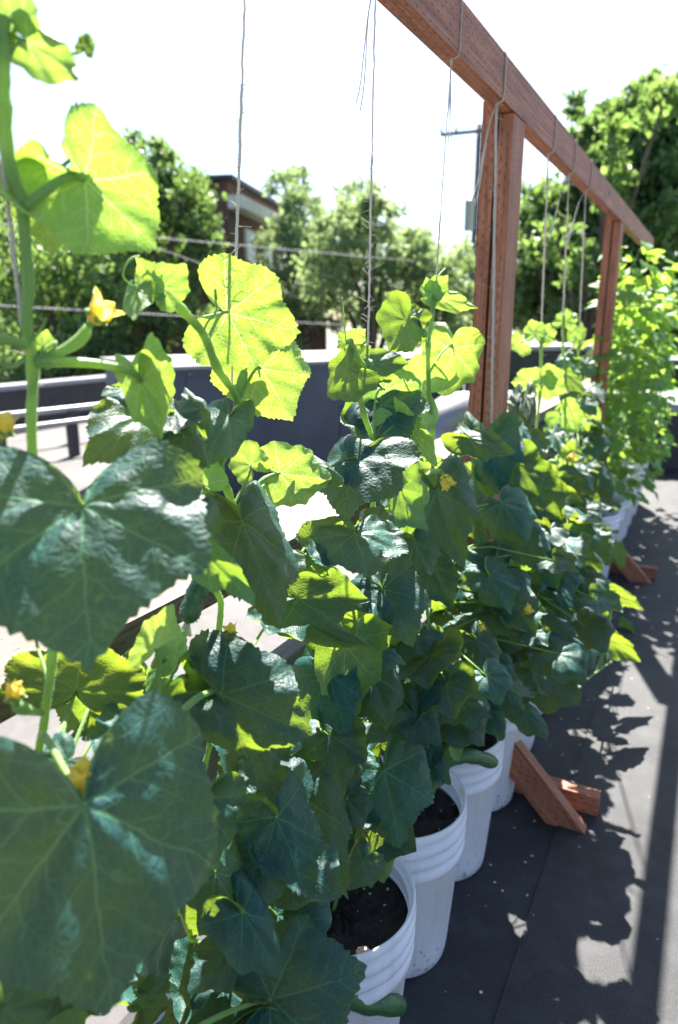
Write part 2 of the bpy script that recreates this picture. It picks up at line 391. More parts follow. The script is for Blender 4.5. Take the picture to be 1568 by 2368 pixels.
# ------------------------------------------------------------------ rooftop equipment behind
def quad_box(o_name, p0, p1, depth, z0, z1, mat, parent, smooth=False, bevel=0):
    """box whose front foot runs p0->p1 (ground xy), reaching back by depth"""
    p0 = Vector((p0[0], p0[1], 0)); p1 = Vector((p1[0], p1[1], 0)); dx = (p1 - p0); L = dx.length; dx.normalize()
    dy = Vector((-dx.y, dx.x, 0)); c = (p0 + p1) / 2 + dy * depth / 2 + Vector((0, 0, (z0 + z1) / 2))
    m = MB(); m.box(c, dx, dy, (0, 0, 1), L, depth, z1 - z0); return m.build(o_name, mat, parent, smooth, bevel)
pa = at_z(402, 851, 1.0); pb = at_z(1075, 824, 1.0)
t = empty('ventilation_unit', (pa.x, pa.y, 0), 'large dark grey rooftop ventilation box with pale lid behind the cucumber vines', 'ventilation unit')
quad_box('housing', pa, pb, 1.5, 0, .985, M['dark_metal'], t, bevel=.008)
dxv = (Vector(pb) - Vector(pa)); dxv.z = 0; Lv = dxv.length; dxv.normalize(); nv = Vector((dxv.y, -dxv.x, 0))
quad_box('lid', Vector(pa) + nv * .03 - dxv * .03, Vector(pb) + nv * .03 + dxv * .03, 1.56, .988, 1.012, M['pale_metal'], t, bevel=.004)
for f0, f1, z0, z1 in ((.03, .46, .08, .93), (.50, .97, .08, .66)):
    quad_box('access_panel', Vector(pa) + nv * .008 + dxv * Lv * f0, Vector(pa) + nv * .008 + dxv * Lv * f1, .006, z0, z1, M['dark_metal'], t, bevel=.002)
m = MB()
for k in range(24):
    fx = (.04 + .92 * (k % 12) / 11) * Lv; zz = .05 if k < 12 else .955
    c = Vector(pa) + dxv * fx + nv * .004; m.tube([Vector((c.x, c.y, zz)) - nv * .004, Vector((c.x, c.y, zz)) + nv * .008], .009, 6)
m.build('fastener', M['pale_metal'], t)
# louvre on the left end
m = MB()
for k in range(6):
    c = Vector(pa) - dxv * .03 + Vector((-nv.x, -nv.y, 0)) * .35; m.box((c.x, c.y, .50 + k * .075), (-nv.x, -nv.y, 0), dxv, (0, 0, 1), .6, .05, .03)
m.build('louvre', M['pale_metal'], t, False)
# curved duct to the right of it
t = empty('curved_duct', at_z(1040, 1040, 0), 'shiny curved sheet metal duct beside the trellis post', 'duct')
p = at_d(1062, 955, 5.0); m = MB()
arc = [Vector((p.x, p.y, 0)) + dxv * (-.24 * math.cos(q)) + Vector((0, 0, .40 + .24 * math.sin(q))) for q in np.linspace(-.1, 1.7, 14)]
m.tube([arc[0] - Vector((0, 0, .3))] + arc + [arc[-1] + dxv * .5 - Vector((0, 0, .02))], .19, 24); m.build('elbow', M['galv'], t)
m = MB()
for a in (arc[3], arc[9]): m.tube([a - Vector((0, 0, .012)), a + Vector((0, 0, .012))], .20, 24)
m.build('seam_band', M['galv'], t)
# box on the right with louvres
pc = at_d(1178, 812, 6.0); pd = at_d(1385, 806, 6.4)
t = empty('condenser_box', (pc.x, pc.y, 0), 'dark louvred rooftop box with white top behind the red post', 'ventilation unit')
quad_box('housing', pc, pd, .9, 0, pc.z, M['black_wall'], t, bevel=.01)
dx2 = (Vector(pd) - Vector(pc)); dx2.z = 0; L2 = dx2.length; dx2.normalize(); n2 = Vector((dx2.y, -dx2.x, 0))
quad_box('lid', Vector(pc) + n2 * .04 - dx2 * .04, Vector(pd) + n2 * .04 + dx2 * .04, 1.0, pc.z + .003, pc.z + .04, M['pale_metal'], t, bevel=.006)
m = MB()
for k in range(14):
    c = Vector(pc) + dx2 * (L2 * .28) + n2 * .012; m.box((c.x, c.y, .25 + k * .05), dx2, n2, (0, 0, 1), L2 * .46, .02, .018)
m.build('louvre', M['dark_metal'], t, False)
# parapet with cap, left
p0 = at_d(-260, 905, 8.6); p1 = at_d(420, 852, 11.6)
t = empty('parapet_wall', (p0.x, p0.y, 0), 'low black parapet wall with white metal cap at the roof edge', 'wall')
q0 = Vector((p0.x, p0.y, 0)); q1 = Vector((p1.x, p1.y, 0))
quad_box('wall', q0, q1, .2, 0, .50, M['black_wall'], t)
dp = (q1 - q0).normalized(); npv = Vector((dp.y, -dp.x, 0))
quad_box('cap', q0 + npv * .05, q1 + npv * .05, .32, .503, .56, M['pale_metal'], t, bevel=.006)
# second parapet, far end and right side
t = empty('end_parapet', (0, 15.2, 0), 'dark parapet wall at the far end of the roof', 'wall')
m = MB(); m.abox(-12, 3.9, 15.1, 15.3, 0, .55); m.build('wall', M['black_wall'], t, False)
m = MB(); m.abox(-12, 3.95, 15.04, 15.36, .553, .60); m.build('cap', M['pale_metal'], t, False)
# pipes on the left
for (xa, ya, xb, yb, d0, d1, r, lab) in ((-120, 975, 345, 925, 7.6, 8.9, .032, 'upper white pipe running low over the roof at left'),
                                  (-120, 1012, 350, 952, 6.9, 7.9, .03, 'lower white pipe running low over the roof at left')):
    a, c = at_d(xa, ya, d0), at_d(xb, yb, d1)
    t = empty('roof_pipe', a, lab, 'pipe')
    m = MB(); m.tube([a + (c - a) * q for q in np.linspace(0, 1, 6)], r, 12); m.build('pipe', M['pale_metal'], t)
    for q in (.2, .55, .9):
        m = MB(); s = a + (c - a) * q; m.abox(s.x - .03, s.x + .03, s.y - .05, s.y + .05, 0, s.z - r * .7); m.build('support_block', M['black_wall'], t, False)
# dark equipment at the right end of the row
pe = at_d(1490, 900, 6.9)
t = empty('roof_hatch', (pe.x, pe.y, 0), 'low dark roof hatch with pale lid beyond the bean vines', 'hatch')
quad_box('curb', pe, Vector(pe) + Vector((1.6, .35, 0)), 1.2, 0, .52, M['black_wall'], t)
quad_box('lid', Vector(pe) + Vector((-.05, -.08, 0)), Vector(pe) + Vector((1.66, .28, 0)), 1.3, .523, .60, M['pale_metal'], t)

# ------------------------------------------------------------------ trellis
XB0, XB1, ZB0, ZB1 = -.517, -.478, 1.776, 1.864
T = empty('wooden_trellis', (-.51, 1.8, 0), 'red stained wooden trellis of posts, top beam and rails over the bucket row', 'trellis')
def wood(name, x0, x1, y0, y1, z0, z1, axis, m='red_wood', bev=.004):
    c = ((x0 + x1) / 2, (y0 + y1) / 2, (z0 + z1) / 2); b = MB()
    d = {'x': (1, 0, 0), 'y': (0, 1, 0), 'z': (0, 0, 1)}; s = {'x': x1 - x0, 'y': y1 - y0, 'z': z1 - z0}
    o = [a for a in 'xyz' if a != axis]; o.sort(key=lambda a: -s[a])
    dx = Vector(d[axis]); dy = Vector(d[o[0]]); dz = dx.cross(dy)
    b.box(c, dx, dy, dz, s[axis], s[o[0]], s[o[1]]); return b.build(name, M[m], T, False, bev)
wood('beam', XB0, XB1, -.6, 5.6, ZB0, ZB1, 'y')
POSTS = (-.42, 1.775, 3.82)
for y in POSTS:
    wood('post', -.5135, -.480, y, y + .11, 0, ZB0 - .002, 'z')
    wood('post', -.553, -.5205, y - .004, y + .10, 0, ZB0 + .03, 'z')
    for sg in (1, -1):
        xa, xb = (-.489, -.13) if sg > 0 else (-.95, -.595)
        yy = y - .022
        wood('foot', xa, xb, yy, yy + .04, .006, .062, 'x')
        # brace: lies against the foot, 45 degrees up to the post
        s = Vector((-.150, yy - .085, -.05)) if sg > 0 else Vector((-.92, yy - .085, -.05)); e = Vector((-.57, yy - .085, .40)) if sg > 0 else Vector((-.50, yy - .085, .40))
        d = (e - s).normalized(); bb = MB(); bb.box((s + e) / 2 + Vector((0, .02, 0)), d, Vector((-d.z, 0, d.x)), (0, 1, 0), (e - s).length, .078, .036)
        bb.build('brace', M['red_wood'], T, False, .003)
def rail_seg(name, x0, x1, z0, z1, m):
    wood(name, x0, x1, -.6, 5.4, z0, z1, 'y', m)
rail_seg('rail', -.742, -.601, .912, .950, 'tan_wood')
rail_seg('rail', -.642, -.603, .60, .735, 'grey_wood')

# ------------------------------------------------------------------ buckets and soil
BY = [.30, .585, .865, 1.15, 1.44, 1.72, 1.995, 2.265, 2.545, 2.825, 3.105, 3.385, 3.665, 3.95, 4.25, 4.53, 4.82, 5.12, 5.44]
BX = -.470
prof = [(.0, .004), (.098, .004), (.106, .0), (.111, .006), (.114, .03), (.1315, .262), (.1335, .2640), (.1395, .2655), (.1405, .270), (.1400, .2905), (.1290, .2925), (.1290, .2955), (.1405, .2965), (.1412, .300), (.1408, .3185), (.1290, .3205), (.1290, .3235), (.1410, .3245), (.1418, .328), (.1414, .3475), (.1290, .3495), (.1290, .3520), (.1395, .3530), (.1405, .3560), (.1402, .3680), (.1385, .3715), (.1360, .3712), (.1348, .3690), (.1330, .3400), (.1310, .30)]
ordn = ['first', 'second', 'third', 'fourth', 'fifth', 'sixth', 'seventh', 'eighth', 'ninth', 'tenth', 'eleventh', 'twelfth', 'thirteenth', 'fourteenth', 'fifteenth', 'sixteenth', 'seventeenth', 'eighteenth', 'nineteenth']
BM = MB(); BM.lathe(prof, 72); BM.lathe([(.0, .0041), (.02, .0039)], 12); bmesh_ = BM.mesh('bucket')
def soil_mesh(seed):
    r = random.Random(seed); m = MB(); n = 40; rings = 12; vs = [(0, 0, .318)]
    for i in range(1, rings + 1):
        for k in range(n):
            q = 2 * math.pi * k / n; rr = .1325 * i / rings
            vs.append((rr * math.cos(q), rr * math.sin(q), .318 + (r.uniform(-.006, .007) if i < rings else -.004) + .008 * math.sin(3 * q + seed) * (i / rings) * (1 - i / rings)))
    fs = [(0, 1 + k, 1 + (k + 1) % n) for k in range(n)]
    for i in range(1, rings):
        for k in range(n):
            a = 1 + (i - 1) * n; k2 = (k + 1) % n; fs.append((a + k, a + n + k, a + n + k2, a + k2))
    m.add(vs, fs); return m.mesh('potting_soil')
soils = [soil_mesh(i) for i in range(3)]
hid = {0: 'white bucket almost hidden under the big front leaves at lower left', 1: 'white bucket of dark soil hidden by front leaves, before the nearest clear bucket',
       2: 'nearest white bucket in clear view, with three ribs under its rim', 3: 'second white bucket in clear view, dirt specks round its base', 4: 'third white bucket in clear view, beside the near red brace'}
for i, y in enumerate(BY):
    o = link('bucket', bmesh_, M['bucket']); o.location = (BX + rnd.uniform(-.004, .004), y, .0); o.rotation_euler = (0, 0, rnd.random() * 6)
    lab = hid.get(i) or 'white plastic planting bucket, %s counted along the row from the camera' % ordn[i]
    tag(o, lab, 'bucket', 'white planting buckets under the trellis')
    s = link('potting_soil', soils[i % 3], M['soil']); s.location = o.location; s.rotation_euler = (0, 0, i)
    tag(s, 'dark potting soil with pale specks inside the %s bucket of the row' % ordn[i], 'soil', 'soil in the buckets', 'stuff')

# ------------------------------------------------------------------ leaves
PH = np.radians([0, 8, 18, 30, 42, 52, 62, 76, 90, 104, 118, 132, 146, 158, 168, 175, 180])
RR = np.array([1.0, .92, .84, .785, .81, .865, .82, .735, .745, .81, .78, .70, .60, .45, .24, .09, .03])
def leaf_mesh(sx, sy, seed, arch, fold, wave, cup, rings=11, spokes=84, curl=0, name='leaf', notch=.3):
    """cucumber blade: local x across, y along the midrib from the petiole, z the upper side; sx half width, sy length (m)"""
    r = random.Random(seed); m = MB(); S = (sx + sy) / 2
    p1, p2, p3 = r.uniform(0, 6.28), r.uniform(0, 6.28), r.uniform(0, 6.28); nw = r.choice((5, 6, 7)); asym = r.uniform(-.09, .09)
    def pos(rho, ph):
        rr = float(np.interp(abs(ph), PH, RR)); rr *= 1 + asym * math.sin(ph) + .035 * math.sin(4 * ph + p1) * (1 - abs(math.cos(ph / 2)) * .3)
        rr *= 1 + .028 * (2 * abs((ph * 58 / 6.283 + p2) % 1 - .5) - .5) * (2 if rho > .99 else 0) + .014 * math.sin(13 * ph + p3)
        e_ = min(1, max(0, (abs(ph) - 2.3) / .6)); rr *= 1 - notch * e_ * e_ * (3 - 2 * e_)
        x = rr * rho * math.sin(ph); y = rr * rho * math.cos(ph)
        z = arch * 4 * y * (1 - y) * (1 if y > 0 else .45) + fold * (math.sqrt(x * x + .004) - .063) - cup * x * x
        z += wave * rho ** 3 * (math.sin(nw * ph + p1) + .6 * math.sin((2 * nw + 1) * ph + p2))
        lobe = math.cos((ph / .90) * 2 * math.pi)               # valleys along the main veins
        z += -.036 * lobe * rho * (1 - rho * .45)
        z += .024 * math.sin(9 * x + p2) * math.sin(8 * y + p3) + .011 * math.sin(21 * x + p1) * math.sin(19 * y + p2)
        if curl and rho > .7: z += curl * ((rho - .7) / .3) ** 2 * math.sin(ph * .5 + p3)
        return x, y, z
    vs = [(0, 0, pos(.001, 0)[2] * S)]; uv = [(0, 0)]
    for i in range(1, rings + 1):
        rho = (i / rings) ** .85
        for k in range(spokes + 1):
            ph = -math.pi + 2 * math.pi * k / spokes
            x, y, z = pos(rho, ph); vs.append((x / .76 * sx, y * sy, z * S)); uv.append((x, y))
    fs = []; n = spokes + 1
    for k in range(spokes): fs.append((0, 1 + k + 1, 1 + k))
    for i in range(rings - 1):
        a = 1 + i * n
        for k in range(spokes): fs.append((a + k, a + k + 1, a + n + k + 1, a + n + k))
    fs = [tuple(reversed(f)) if True else f for f in fs] if False else fs
    # make normals point to +z
    v0, v1, v2 = (Vector(vs[j]) for j in fs[spokes + 2][:3])
    if (v1 - v0).cross(v2 - v0).z < 0: fs = [tuple(reversed(f)) for f in fs]
    v0, v1, v2 = (Vector(vs[j]) for j in fs[3][:3])
    if (v1 - v0).cross(v2 - v0).z < 0: fs[:spokes] = [tuple(reversed(f)) for f in fs[:spokes]]
    m.add(vs, fs, [[uv[j] for j in f] for f in fs]); return m.mesh(name)

QM = {'L': -.6, 'M': -.25, 'D': .01, 'G': .72, 'S': .35}
PL = {}
def plant(key, name, loc, label, group='cucumber vines in buckets', cat='cucumber plant'):
    o = empty(name, loc, label, cat, group); PL[key] = {'o': o, 'nodes': []}; return o
def stem(key, pts, r0=.0042, r1=.0025, hairs=0, name='stem', sub=6):
    p = smooth_path(pts, sub); m = MB(); n = len(p)
    m.tube(p, [(r0 + (r1 - r0) * i / (n - 1)) * (1.0 + (.28 if i % (2 * sub) == 0 else .12 if i % (2 * sub) in (1, 2 * sub - 1) else 0)) + .0003 * math.sin(i * 1.7) for i in range(n)], 9)
    if hairs: add_hairs(m, p, [r0 + (r1 - r0) * i / (n - 1) for i in range(n)], hairs)
    m.build(name, M['stem'], PL[key]['o']); PL[key]['nodes'] += p; return p
def add_hairs(m, p, rad, dens):
    for i in range(len(p) - 1):
        a, c = p[i], p[i + 1]; L = (c - a).length; tdir = (c - a).normalized()
        for _ in range(int(dens * L) + (rnd.random() < (dens * L) % 1)):
            f = rnd.random(); o = a + (c - a) * f; s = tdir.orthogonal().normalized(); s.rotate(Matrix.Rotation(rnd.random() * 6.283, 3, tdir))
            q = tdir.cross(s); r = rad[i]; ln = rnd.uniform(.0010, .0026)
            b0 = o + s * r * .9; w_ = .00022
            m.add([b0 + q * w_, b0 - q * w_, b0 + tdir * w_ * 1.5, b0 + s * ln + tdir * rnd.uniform(-.0006, .0006)], [(0, 1, 3), (1, 2, 3), (2, 0, 3)])
def leaf(key, px, py, tx, ty, W, X, mode='D', u=0, node=None, mat=None, **k):
    """one leaf: petiole joint and tip seen from the camera position, X = its distance across the row, W apparent width"""
    P = at_x(px, py, X); t = (P - CAM).dot(FW); L0 = math.hypot(tx - px, ty - py) * t / 1610
    best = None
    for dt in (-.75, -.55, -.35, -.15, 0, .15, .35, .55, .75):
        rT = ray(tx, ty); T = CAM + rT * (t + dt * L0); mid = (P + T) / 2
        mv = (T - P).normalized(); v = (CAM - mid).normalized(); e1 = (v - mv * v.dot(mv)).normalized(); e2 = mv.cross(e1)
        for fi in range(-65, 66, 5):
            f = R(fi); n = e1 * math.cos(f) + e2 * math.sin(f); q = n.dot(SUN)
            hv = n.dot((SUN + v).normalized()); sco = (abs(q - QM[mode]) if mode not in 'GS' else abs(hv - (1 if mode == 'G' else .9)) * 2) + .30 * (1 - math.cos(f)) + .10 * abs(dt)
            if not u and n.z < -.1: sco += .25
            if u and n.z > .3: sco += .25
            if best is None or sco < best[0]: best = (sco, T, mv, n, f)
    _, T, mv, n, f = best
    half = W * t / 1610 / 2 / max(math.cos(f), .55)
    up = -n if u else n
    x = mv.cross(up).normalized()
    seed = int(px * 7 + py * 13 + tx)
    rr = random.Random(seed)
    ln = (T - P).length
    big = W > 150
    me = leaf_mesh(half, ln, seed, k.get('arch', rr.uniform(.04, .17)), k.get('fold', rr.uniform(-.22, .26)), k.get('wave', rr.uniform(.025, .07)), k.get('cup', rr.uniform(.15, .65)),
                   14 if big else 9, 132 if big else 76, curl=k.get('curl', rr.choice((0, .18, .25, -.18, -.3))), notch=k.get('notch', rr.uniform(.1, .55)))
    o = link('leaf', me, M[mat or ('young_or_lit_leaf' if mode == 'L' and u and py < 1130 else 'leaf')], PL[key]['o'])  # sunlit upper leaves take the brighter blade, their glow is partly painted
    o.matrix_parent_inverse = Matrix.Translation(-PL[key]['o'].location)
    o.matrix_basis = Matrix(((x.x, mv.x, up.x, P.x), (x.y, mv.y, up.y, P.y), (x.z, mv.z, up.z, P.z), (0, 0, 0, 1)))
    # petiole
    nodes = PL[key]['nodes']
    if node is not None: N = at_x(node[0], node[1], node[2] if len(node) > 2 else X - .03)
    elif nodes: N = min(nodes, key=lambda q: (q - P).length + max(0, q.z - P.z + .04) * 1.2)
    else: N = None
    if N is not None and (N - P).length < k.get('maxpet', .34):
        d = (N - P).length; a1 = P - up * d * .25 - mv * d * .18; a2 = N + (P - N) * .3 + Vector((0, 0, .06 * d))
        pts = [P * (1 - s) ** 3 + a1 * 3 * s * (1 - s) ** 2 + a2 * 3 * s * s * (1 - s) + N * s ** 3 for s in np.linspace(0, 1, 14)]
        r0 = k.get('pr', min(.0034, .0012 + half * .018)); m = MB(); m.tube(pts, [r0 * (.75 + .4 * i / 13) for i in range(14)], 7)
        if k.get('hairs', t < 1.3): add_hairs(m, pts, [r0] * 14, 900 if t < 1 else 500)
        pt = m.build('petiole', M['stem'], None); pt.parent = o; pt.matrix_parent_inverse = o.matrix_basis.inverted()
    return o
def tendril(key, pts, X, r=.0009, coil=None):
    p = [at_x(a, b_, X) for a, b_ in pts]
    if coil:
        c = p[-1]; d = (p[-1] - p[-2]).normalized(); s = coil * .012
        p += [c + d * (s * math.sin(q) * (1 - q / 16)) + UP * (s * (1 - math.cos(q)) * (1 - q / 16)) + FW * .0006 * q for q in np.linspace(.5, 11, 22)]
    m = MB(); m.tube(smooth_path(p, 4), r, 6); m.build('tendril', M['stem'], PL[key]['o'])
def flower(key, x, y, X, size, d=(0, -1), ovary=None, closed=.5):
    """five yellow petals opening along the picture direction d"""
    P = at_x(x, y, X); ax = (RT * d[0] - UP * d[1] - FW * .25).normalized(); a = ax.orthogonal().normalized(); c = ax.cross(a); m = MB(); r = random.Random(int(x * 3 + y))
    for k in range(5):
        q0 = 6.283 * k / 5 + r.random() * .25; rad = a * math.cos(q0) + c * math.sin(q0); tg = ax.cross(rad); L = size * r.uniform(.9, 1.15); w1 = r.uniform(0, 6)
        vs = []; nu, nv = 9, 7
        for i in range(nu):
            s = i / (nu - 1); wid = size * .40 * math.sin(math.pi * min(1, .16 + .84 * s)) ** .75
            opn = .10 * size + closed * size * (.25 * s + .75 * s ** 2); axl = L * (s - .30 * closed * s ** 2.2)
            for j in range(nv):
                u = -1 + 2 * j / (nv - 1)
                vs.append(P + ax * (axl + .05 * size * math.sin(3 * u + w1) * s) + rad * (opn + size * (.10 * (1 - u * u) * (1 - s) - .10 * u * u * s + .035 * math.sin(5 * u + 7 * s + w1) * s)) + tg * (wid * u * (1 - .15 * closed)))
        m.add(vs, [(i * nv + j, i * nv + j + 1, i * nv + nv + j + 1, i * nv + nv + j) for i in range(nu - 1) for j in range(nv - 1)])
    o = m.build('flower', M['petal'], PL[key]['o'])
    m = MB(); base = P - ax * size * .25
    m.tube([base, P, P + ax * size * .12], [.10 * size, .16 * size, .15 * size], 8)
    for k in range(5):
        q0 = 6.283 * k / 5; rad = a * math.cos(q0) + c * math.sin(q0); m.tube([P, P + rad * .22 * size + ax * .1 * size, P + rad * .34 * size + ax * .25 * size], [.05 * size, .035 * size, .004], 5)
    cal = m.build('calyx', M['stem'], None); cal.parent = o
    if ovary:
        p = [at_x(*q) for q in ovary] + [base]; p = smooth_path(p, 5); n = len(p)
        m = MB(); rad = [.0022 + .0035 * math.sin(math.pi * min(1, (i / n) ** 1.5)) for i in range(n)]; m.tube(p, rad, 8); add_hairs(m, p, rad, 2200); m.build('ovary', M['stem'], PL[key]['o'])
def cucumber(key, pts, r, blossom=True):
    p = smooth_path([at_x(*q) for q in pts], 8); n = len(p)
    rad = [r * min(1, .55 + 2.2 * i / n) * min(1, (max(0, (n - 1 - i)) / n * 9 + .02)) ** .5 * (1 + .05 * math.sin(i * .8)) for i in range(n)]
    rad[0] = r * .35
    m = MB(); m.tube(p, rad, 16)
    for i in range(2, n - 3):
        for _ in range(3):
            q = rnd.random() * 6.283; tdir = (p[i + 1] - p[i]).normalized(); s = tdir.orthogonal().normalized(); s.rotate(Matrix.Rotation(q, 3, tdir)); c = p[i] + (p[i + 1] - p[i]) * rnd.random() + s * rad[i] * .97
            m.tube([c, c + s * .0012], [.0011, .0002], 5)
    o = m.build('cucumber', M['cuke'], PL[key]['o'])
    if blossom:
        m = MB(); e = p[-1]; d = (p[-1] - p[-4]).normalized()
        for k in range(6):
            s = d.orthogonal().normalized(); s.rotate(Matrix.Rotation(k * 1.05, 3, d)); m.tube([e, e + d * .006 + s * .003, e + d * rnd.uniform(.008, .014) + s * rnd.uniform(.002, .009), e + d * .011 + s * rnd.uniform(.004, .011)], [.003, .0026, .0018, .0004], 6)
        f = m.build('withered_flower', M['withered'], None); f.parent = o
# ------------------------------------------------------------------ cucumber plants, one per bucket
def P_(pts, X): return [at_x(a, b_, X) for a, b_ in pts]
def base(i, dx=0, dy=0): return Vector((BX + dx, BY[i] + dy, .325))
def root_stem(key, i, pts, X, **k):
    p = P_(pts, X); b0 = base(i); lo = p[-1]
    return stem(key, p + [lo + (b0 - lo) * .5 + Vector((.02, .0, .02)), b0 - Vector((0, 0, .02))], **k)
# --- A: the nearest vine, at the left edge
plant('A', 'cucumber_plant', base(0), 'tallest nearest cucumber vine at the left edge with two very large front leaves')
root_stem('A', 0, [(4, 40), (8, 150), (10, 250), (22, 380), (50, 470), (58, 560), (66, 650), (62, 760), (76, 850), (73, 1000), (88, 1200), (120, 1420), (120, 1530), (104, 1660), (92, 1850)], -.49, r0=.0052, r1=.0034, hairs=5000)
leaf('A', 190, 1168, 205, 1540, 610, -.425, 'D', node=(95, 1250, -.48), notch=.5, arch=.06, fold=.05, wave=.020, cup=.10, curl=0)
leaf('A', 195, 1862, 262, 2345, 620, -.365, 'D', node=(100, 1700, -.47), notch=.6, arch=.03, fold=.04, wave=.018, cup=.06, curl=0)
leaf('A', 195, 415, 372, 584, 275, -.47, 'L', 1, node=(58, 480, -.485), pr=.0042, cup=.55, arch=.10, fold=-.1)
leaf('A', 128, 425, 108, 590, 190, -.50, 'L', 1, node=(56, 490, -.49))
leaf('A', 215, 330, 130, 330, 150, -.52, 'L', 1, node=(52, 470))
leaf('A', 62, 96, 180, 182, 110, -.48, 'L', 1, node=(12, 150, -.49), cup=.3)
leaf('A', 40, 60, 0, -30, 120, -.49, 'L', 1, node=(8, 120))
leaf('A', 195, 110, 203, 80, 40, -.475, 'D', node=(150, 130, -.48))
leaf('A', 325, 880, 372, 1015, 95, -.47, 'L', 1, node=(82, 838, -.485), pr=.0042, cup=.25, fold=-.25, arch=.06)
leaf('A', 340, 882, 350, 768, 90, -.475, 'L', 1, node=(325, 884, -.472), cup=.2, fold=-.2, arch=.05)
leaf('A', 176, 1597, 195, 1478, 320, -.52, 'D', node=(140, 1705, -.50), arch=-.02)
leaf('A', 215, 1598, 150, 1695, 170, -.56, 'L', 1)
leaf('A', 335, 1560, 310, 1660, 130, -.57, 'L', 1)
leaf('A', 310, 1640, 170, 1705, 110, -.50, 'D')
leaf('A', 40, 2150, 70, 2360, 240, -.42, 'D')
leaf('A', 10, 2330, 110, 2400, 150, -.37, 'M')
leaf('A', 150, 2270, 190, 2380, 120, -.44, 'L', 1)
leaf('A', 330, 2330, 400, 2250, 90, -.43, 'D')
leaf('A', 20, 1330, -80, 1420, 200, -.47, 'L', 1)
leaf('A', 90, 1420, 130, 1340, 100, -.55, 'L', 1)
leaf('A', 160, 1760, 90, 1830, 150, -.47, 'D')
leaf('A', 100, 800, 110, 760, 40, -.49, 'L', 1, mat='young_or_lit_leaf')
flower('A', 214, 742, -.47, .026, (.75, -.75), [(78, 828, -.487), (140, 812, -.48), (185, 785, -.475)], .55)
flower('A', 36, 1622, -.46, .018, (.0, -1), [(98, 1650, -.485), (60, 1640, -.47)], .25)
flower('A', 197, 1848, -.382, .030, (.0, -1), None, .25)
flower('A', 2, 1010, -.47, .02, (.3, -1), None, .4)
tendril('A', [(62, 800), (95, 760), (108, 735), (100, 745)], -.485, .0010)
tendril('A', [(60, 830), (20, 850), (-10, 825)], -.485, .0014)
tendril('A', [(58, 800), (20, 785), (-20, 782)], -.48, .0040)
tendril('A', [(118, 840), (95, 820), (130, 790), (120, 815)], -.482, .0012)
# --- B
plant('B', 'cucumber_plant', base(1), 'second cucumber vine from the left, with one cucumber hanging against the tan rail')
root_stem('B', 1, [(362, 640), (378, 668), (420, 716), (470, 772), (502, 850), (540, 905), (549, 935), (540, 985), (514, 1060), (512, 1090), (527, 1135), (545, 1195), (540, 1270), (502, 1335), (498, 1360), (511, 1395), (506, 1465), (500, 1560), (490, 1700), (470, 1850)], -.49, r0=.0048, r1=.0032, hairs=3500)
leaf('B', 375, 664, 432, 612, 100, -.485, 'L', 1, mat='young_or_lit_leaf')
leaf('B', 345, 655, 315, 592, 60, -.49, 'L', 1, mat='young_or_lit_leaf')
leaf('B', 318, 668, 308, 742, 70, -.485, 'D', mat='young_or_lit_leaf')
leaf('B', 360, 690, 368, 655, 45, -.49, 'L', 1, mat='young_or_lit_leaf')
leaf('B', 526, 722, 694, 768, 245, -.485, 'L', 1, node=(481, 782, -.49), cup=.1, fold=-.05)
leaf('B', 603, 852, 672, 972, 205, -.475, 'L', 1, node=(553, 925, -.49), cup=.1)
leaf('B', 588, 838, 512, 815, 110, -.51, 'L', 1)
leaf('B', 528, 965, 462, 1085, 115, -.475, 'D', arch=.1)
leaf('B', 330, 960, 195, 1075, 175, -.51, 'S', node=(500, 1000), arch=.16, fold=.0)
leaf('B', 300, 900, 345, 940, 90, -.53, 'G')
leaf('B', 405, 955, 462, 985, 95, -.485, 'G')
leaf('B', 425, 1010, 488, 1075, 70, -.475, 'D')
leaf('B', 452, 972, 428, 893, 70, -.49, 'D')
leaf('B', 580, 1078, 533, 1020, 85, -.50, 'L', 1, node=(534, 1185, -.49))
leaf('B', 648, 1095, 768, 1112, 150, -.475, 'L', 1, node=(534, 1190, -.49))
leaf('B', 690, 1070, 800, 1115, 80, -.47, 'S')
leaf('B', 590, 1180, 570, 1215, 60, -.49, 'L', 1, mat='young_or_lit_leaf')
leaf('B', 450, 1262, 592, 1400, 90, -.435, 'L', 1, cup=.6)
leaf('B', 560, 1205, 650, 1452, 190, -.445, 'D', arch=.14, cup=.2)
leaf('B', 440, 1170, 395, 1290, 140, -.465, 'G')
leaf('B', 470, 1120, 440, 1060, 120, -.50, 'L', 1)
leaf('B', 512, 1606, 724, 1700, 250, -.42, 'M', node=(375, 1692, -.405), pr=.0040, arch=.12)
leaf('B', 505, 1560, 490, 1465, 150, -.445, 'M')
leaf('B', 488, 1630, 540, 1712, 90, -.42, 'G')
leaf('B', 570, 1690, 625, 1848, 170, -.43, 'D')
leaf('B', 640, 1740, 548, 1705, 120, -.45, 'S')
leaf('B', 610, 1830, 560, 2045, 225, -.425, 'D')
leaf('B', 498, 2018, 600, 2195, 190, -.405, 'D', node=(475, 2050, -.43))
leaf('B', 735, 1705, 790, 1868, 150, -.46, 'D')
leaf('B', 692, 1842, 800, 2068, 165, -.445, 'D')
leaf('B', 632, 2105, 742, 2040, 90, -.40, 'G')
leaf('B', 626, 2312, 850, 2240, 330, -.345, 'D', node=(460, 2375, -.37), hairs=1)
leaf('B', 640, 2330, 720, 2420, 300, -.34, 'D')
leaf('B', 540, 2190, 435, 2295, 130, -.40, 'S')
leaf('B', 470, 2230, 440, 2330, 140, -.44, 'D')
leaf('B', 360, 1500, 398, 1398, 100, -.47, 'L', 1, mat='young_or_lit_leaf', node=(368, 1520, -.465))
leaf('B', 385, 1520, 440, 1448, 60, -.465, 'M', 1, mat='young_or_lit_leaf', node=(368, 1530, -.465))
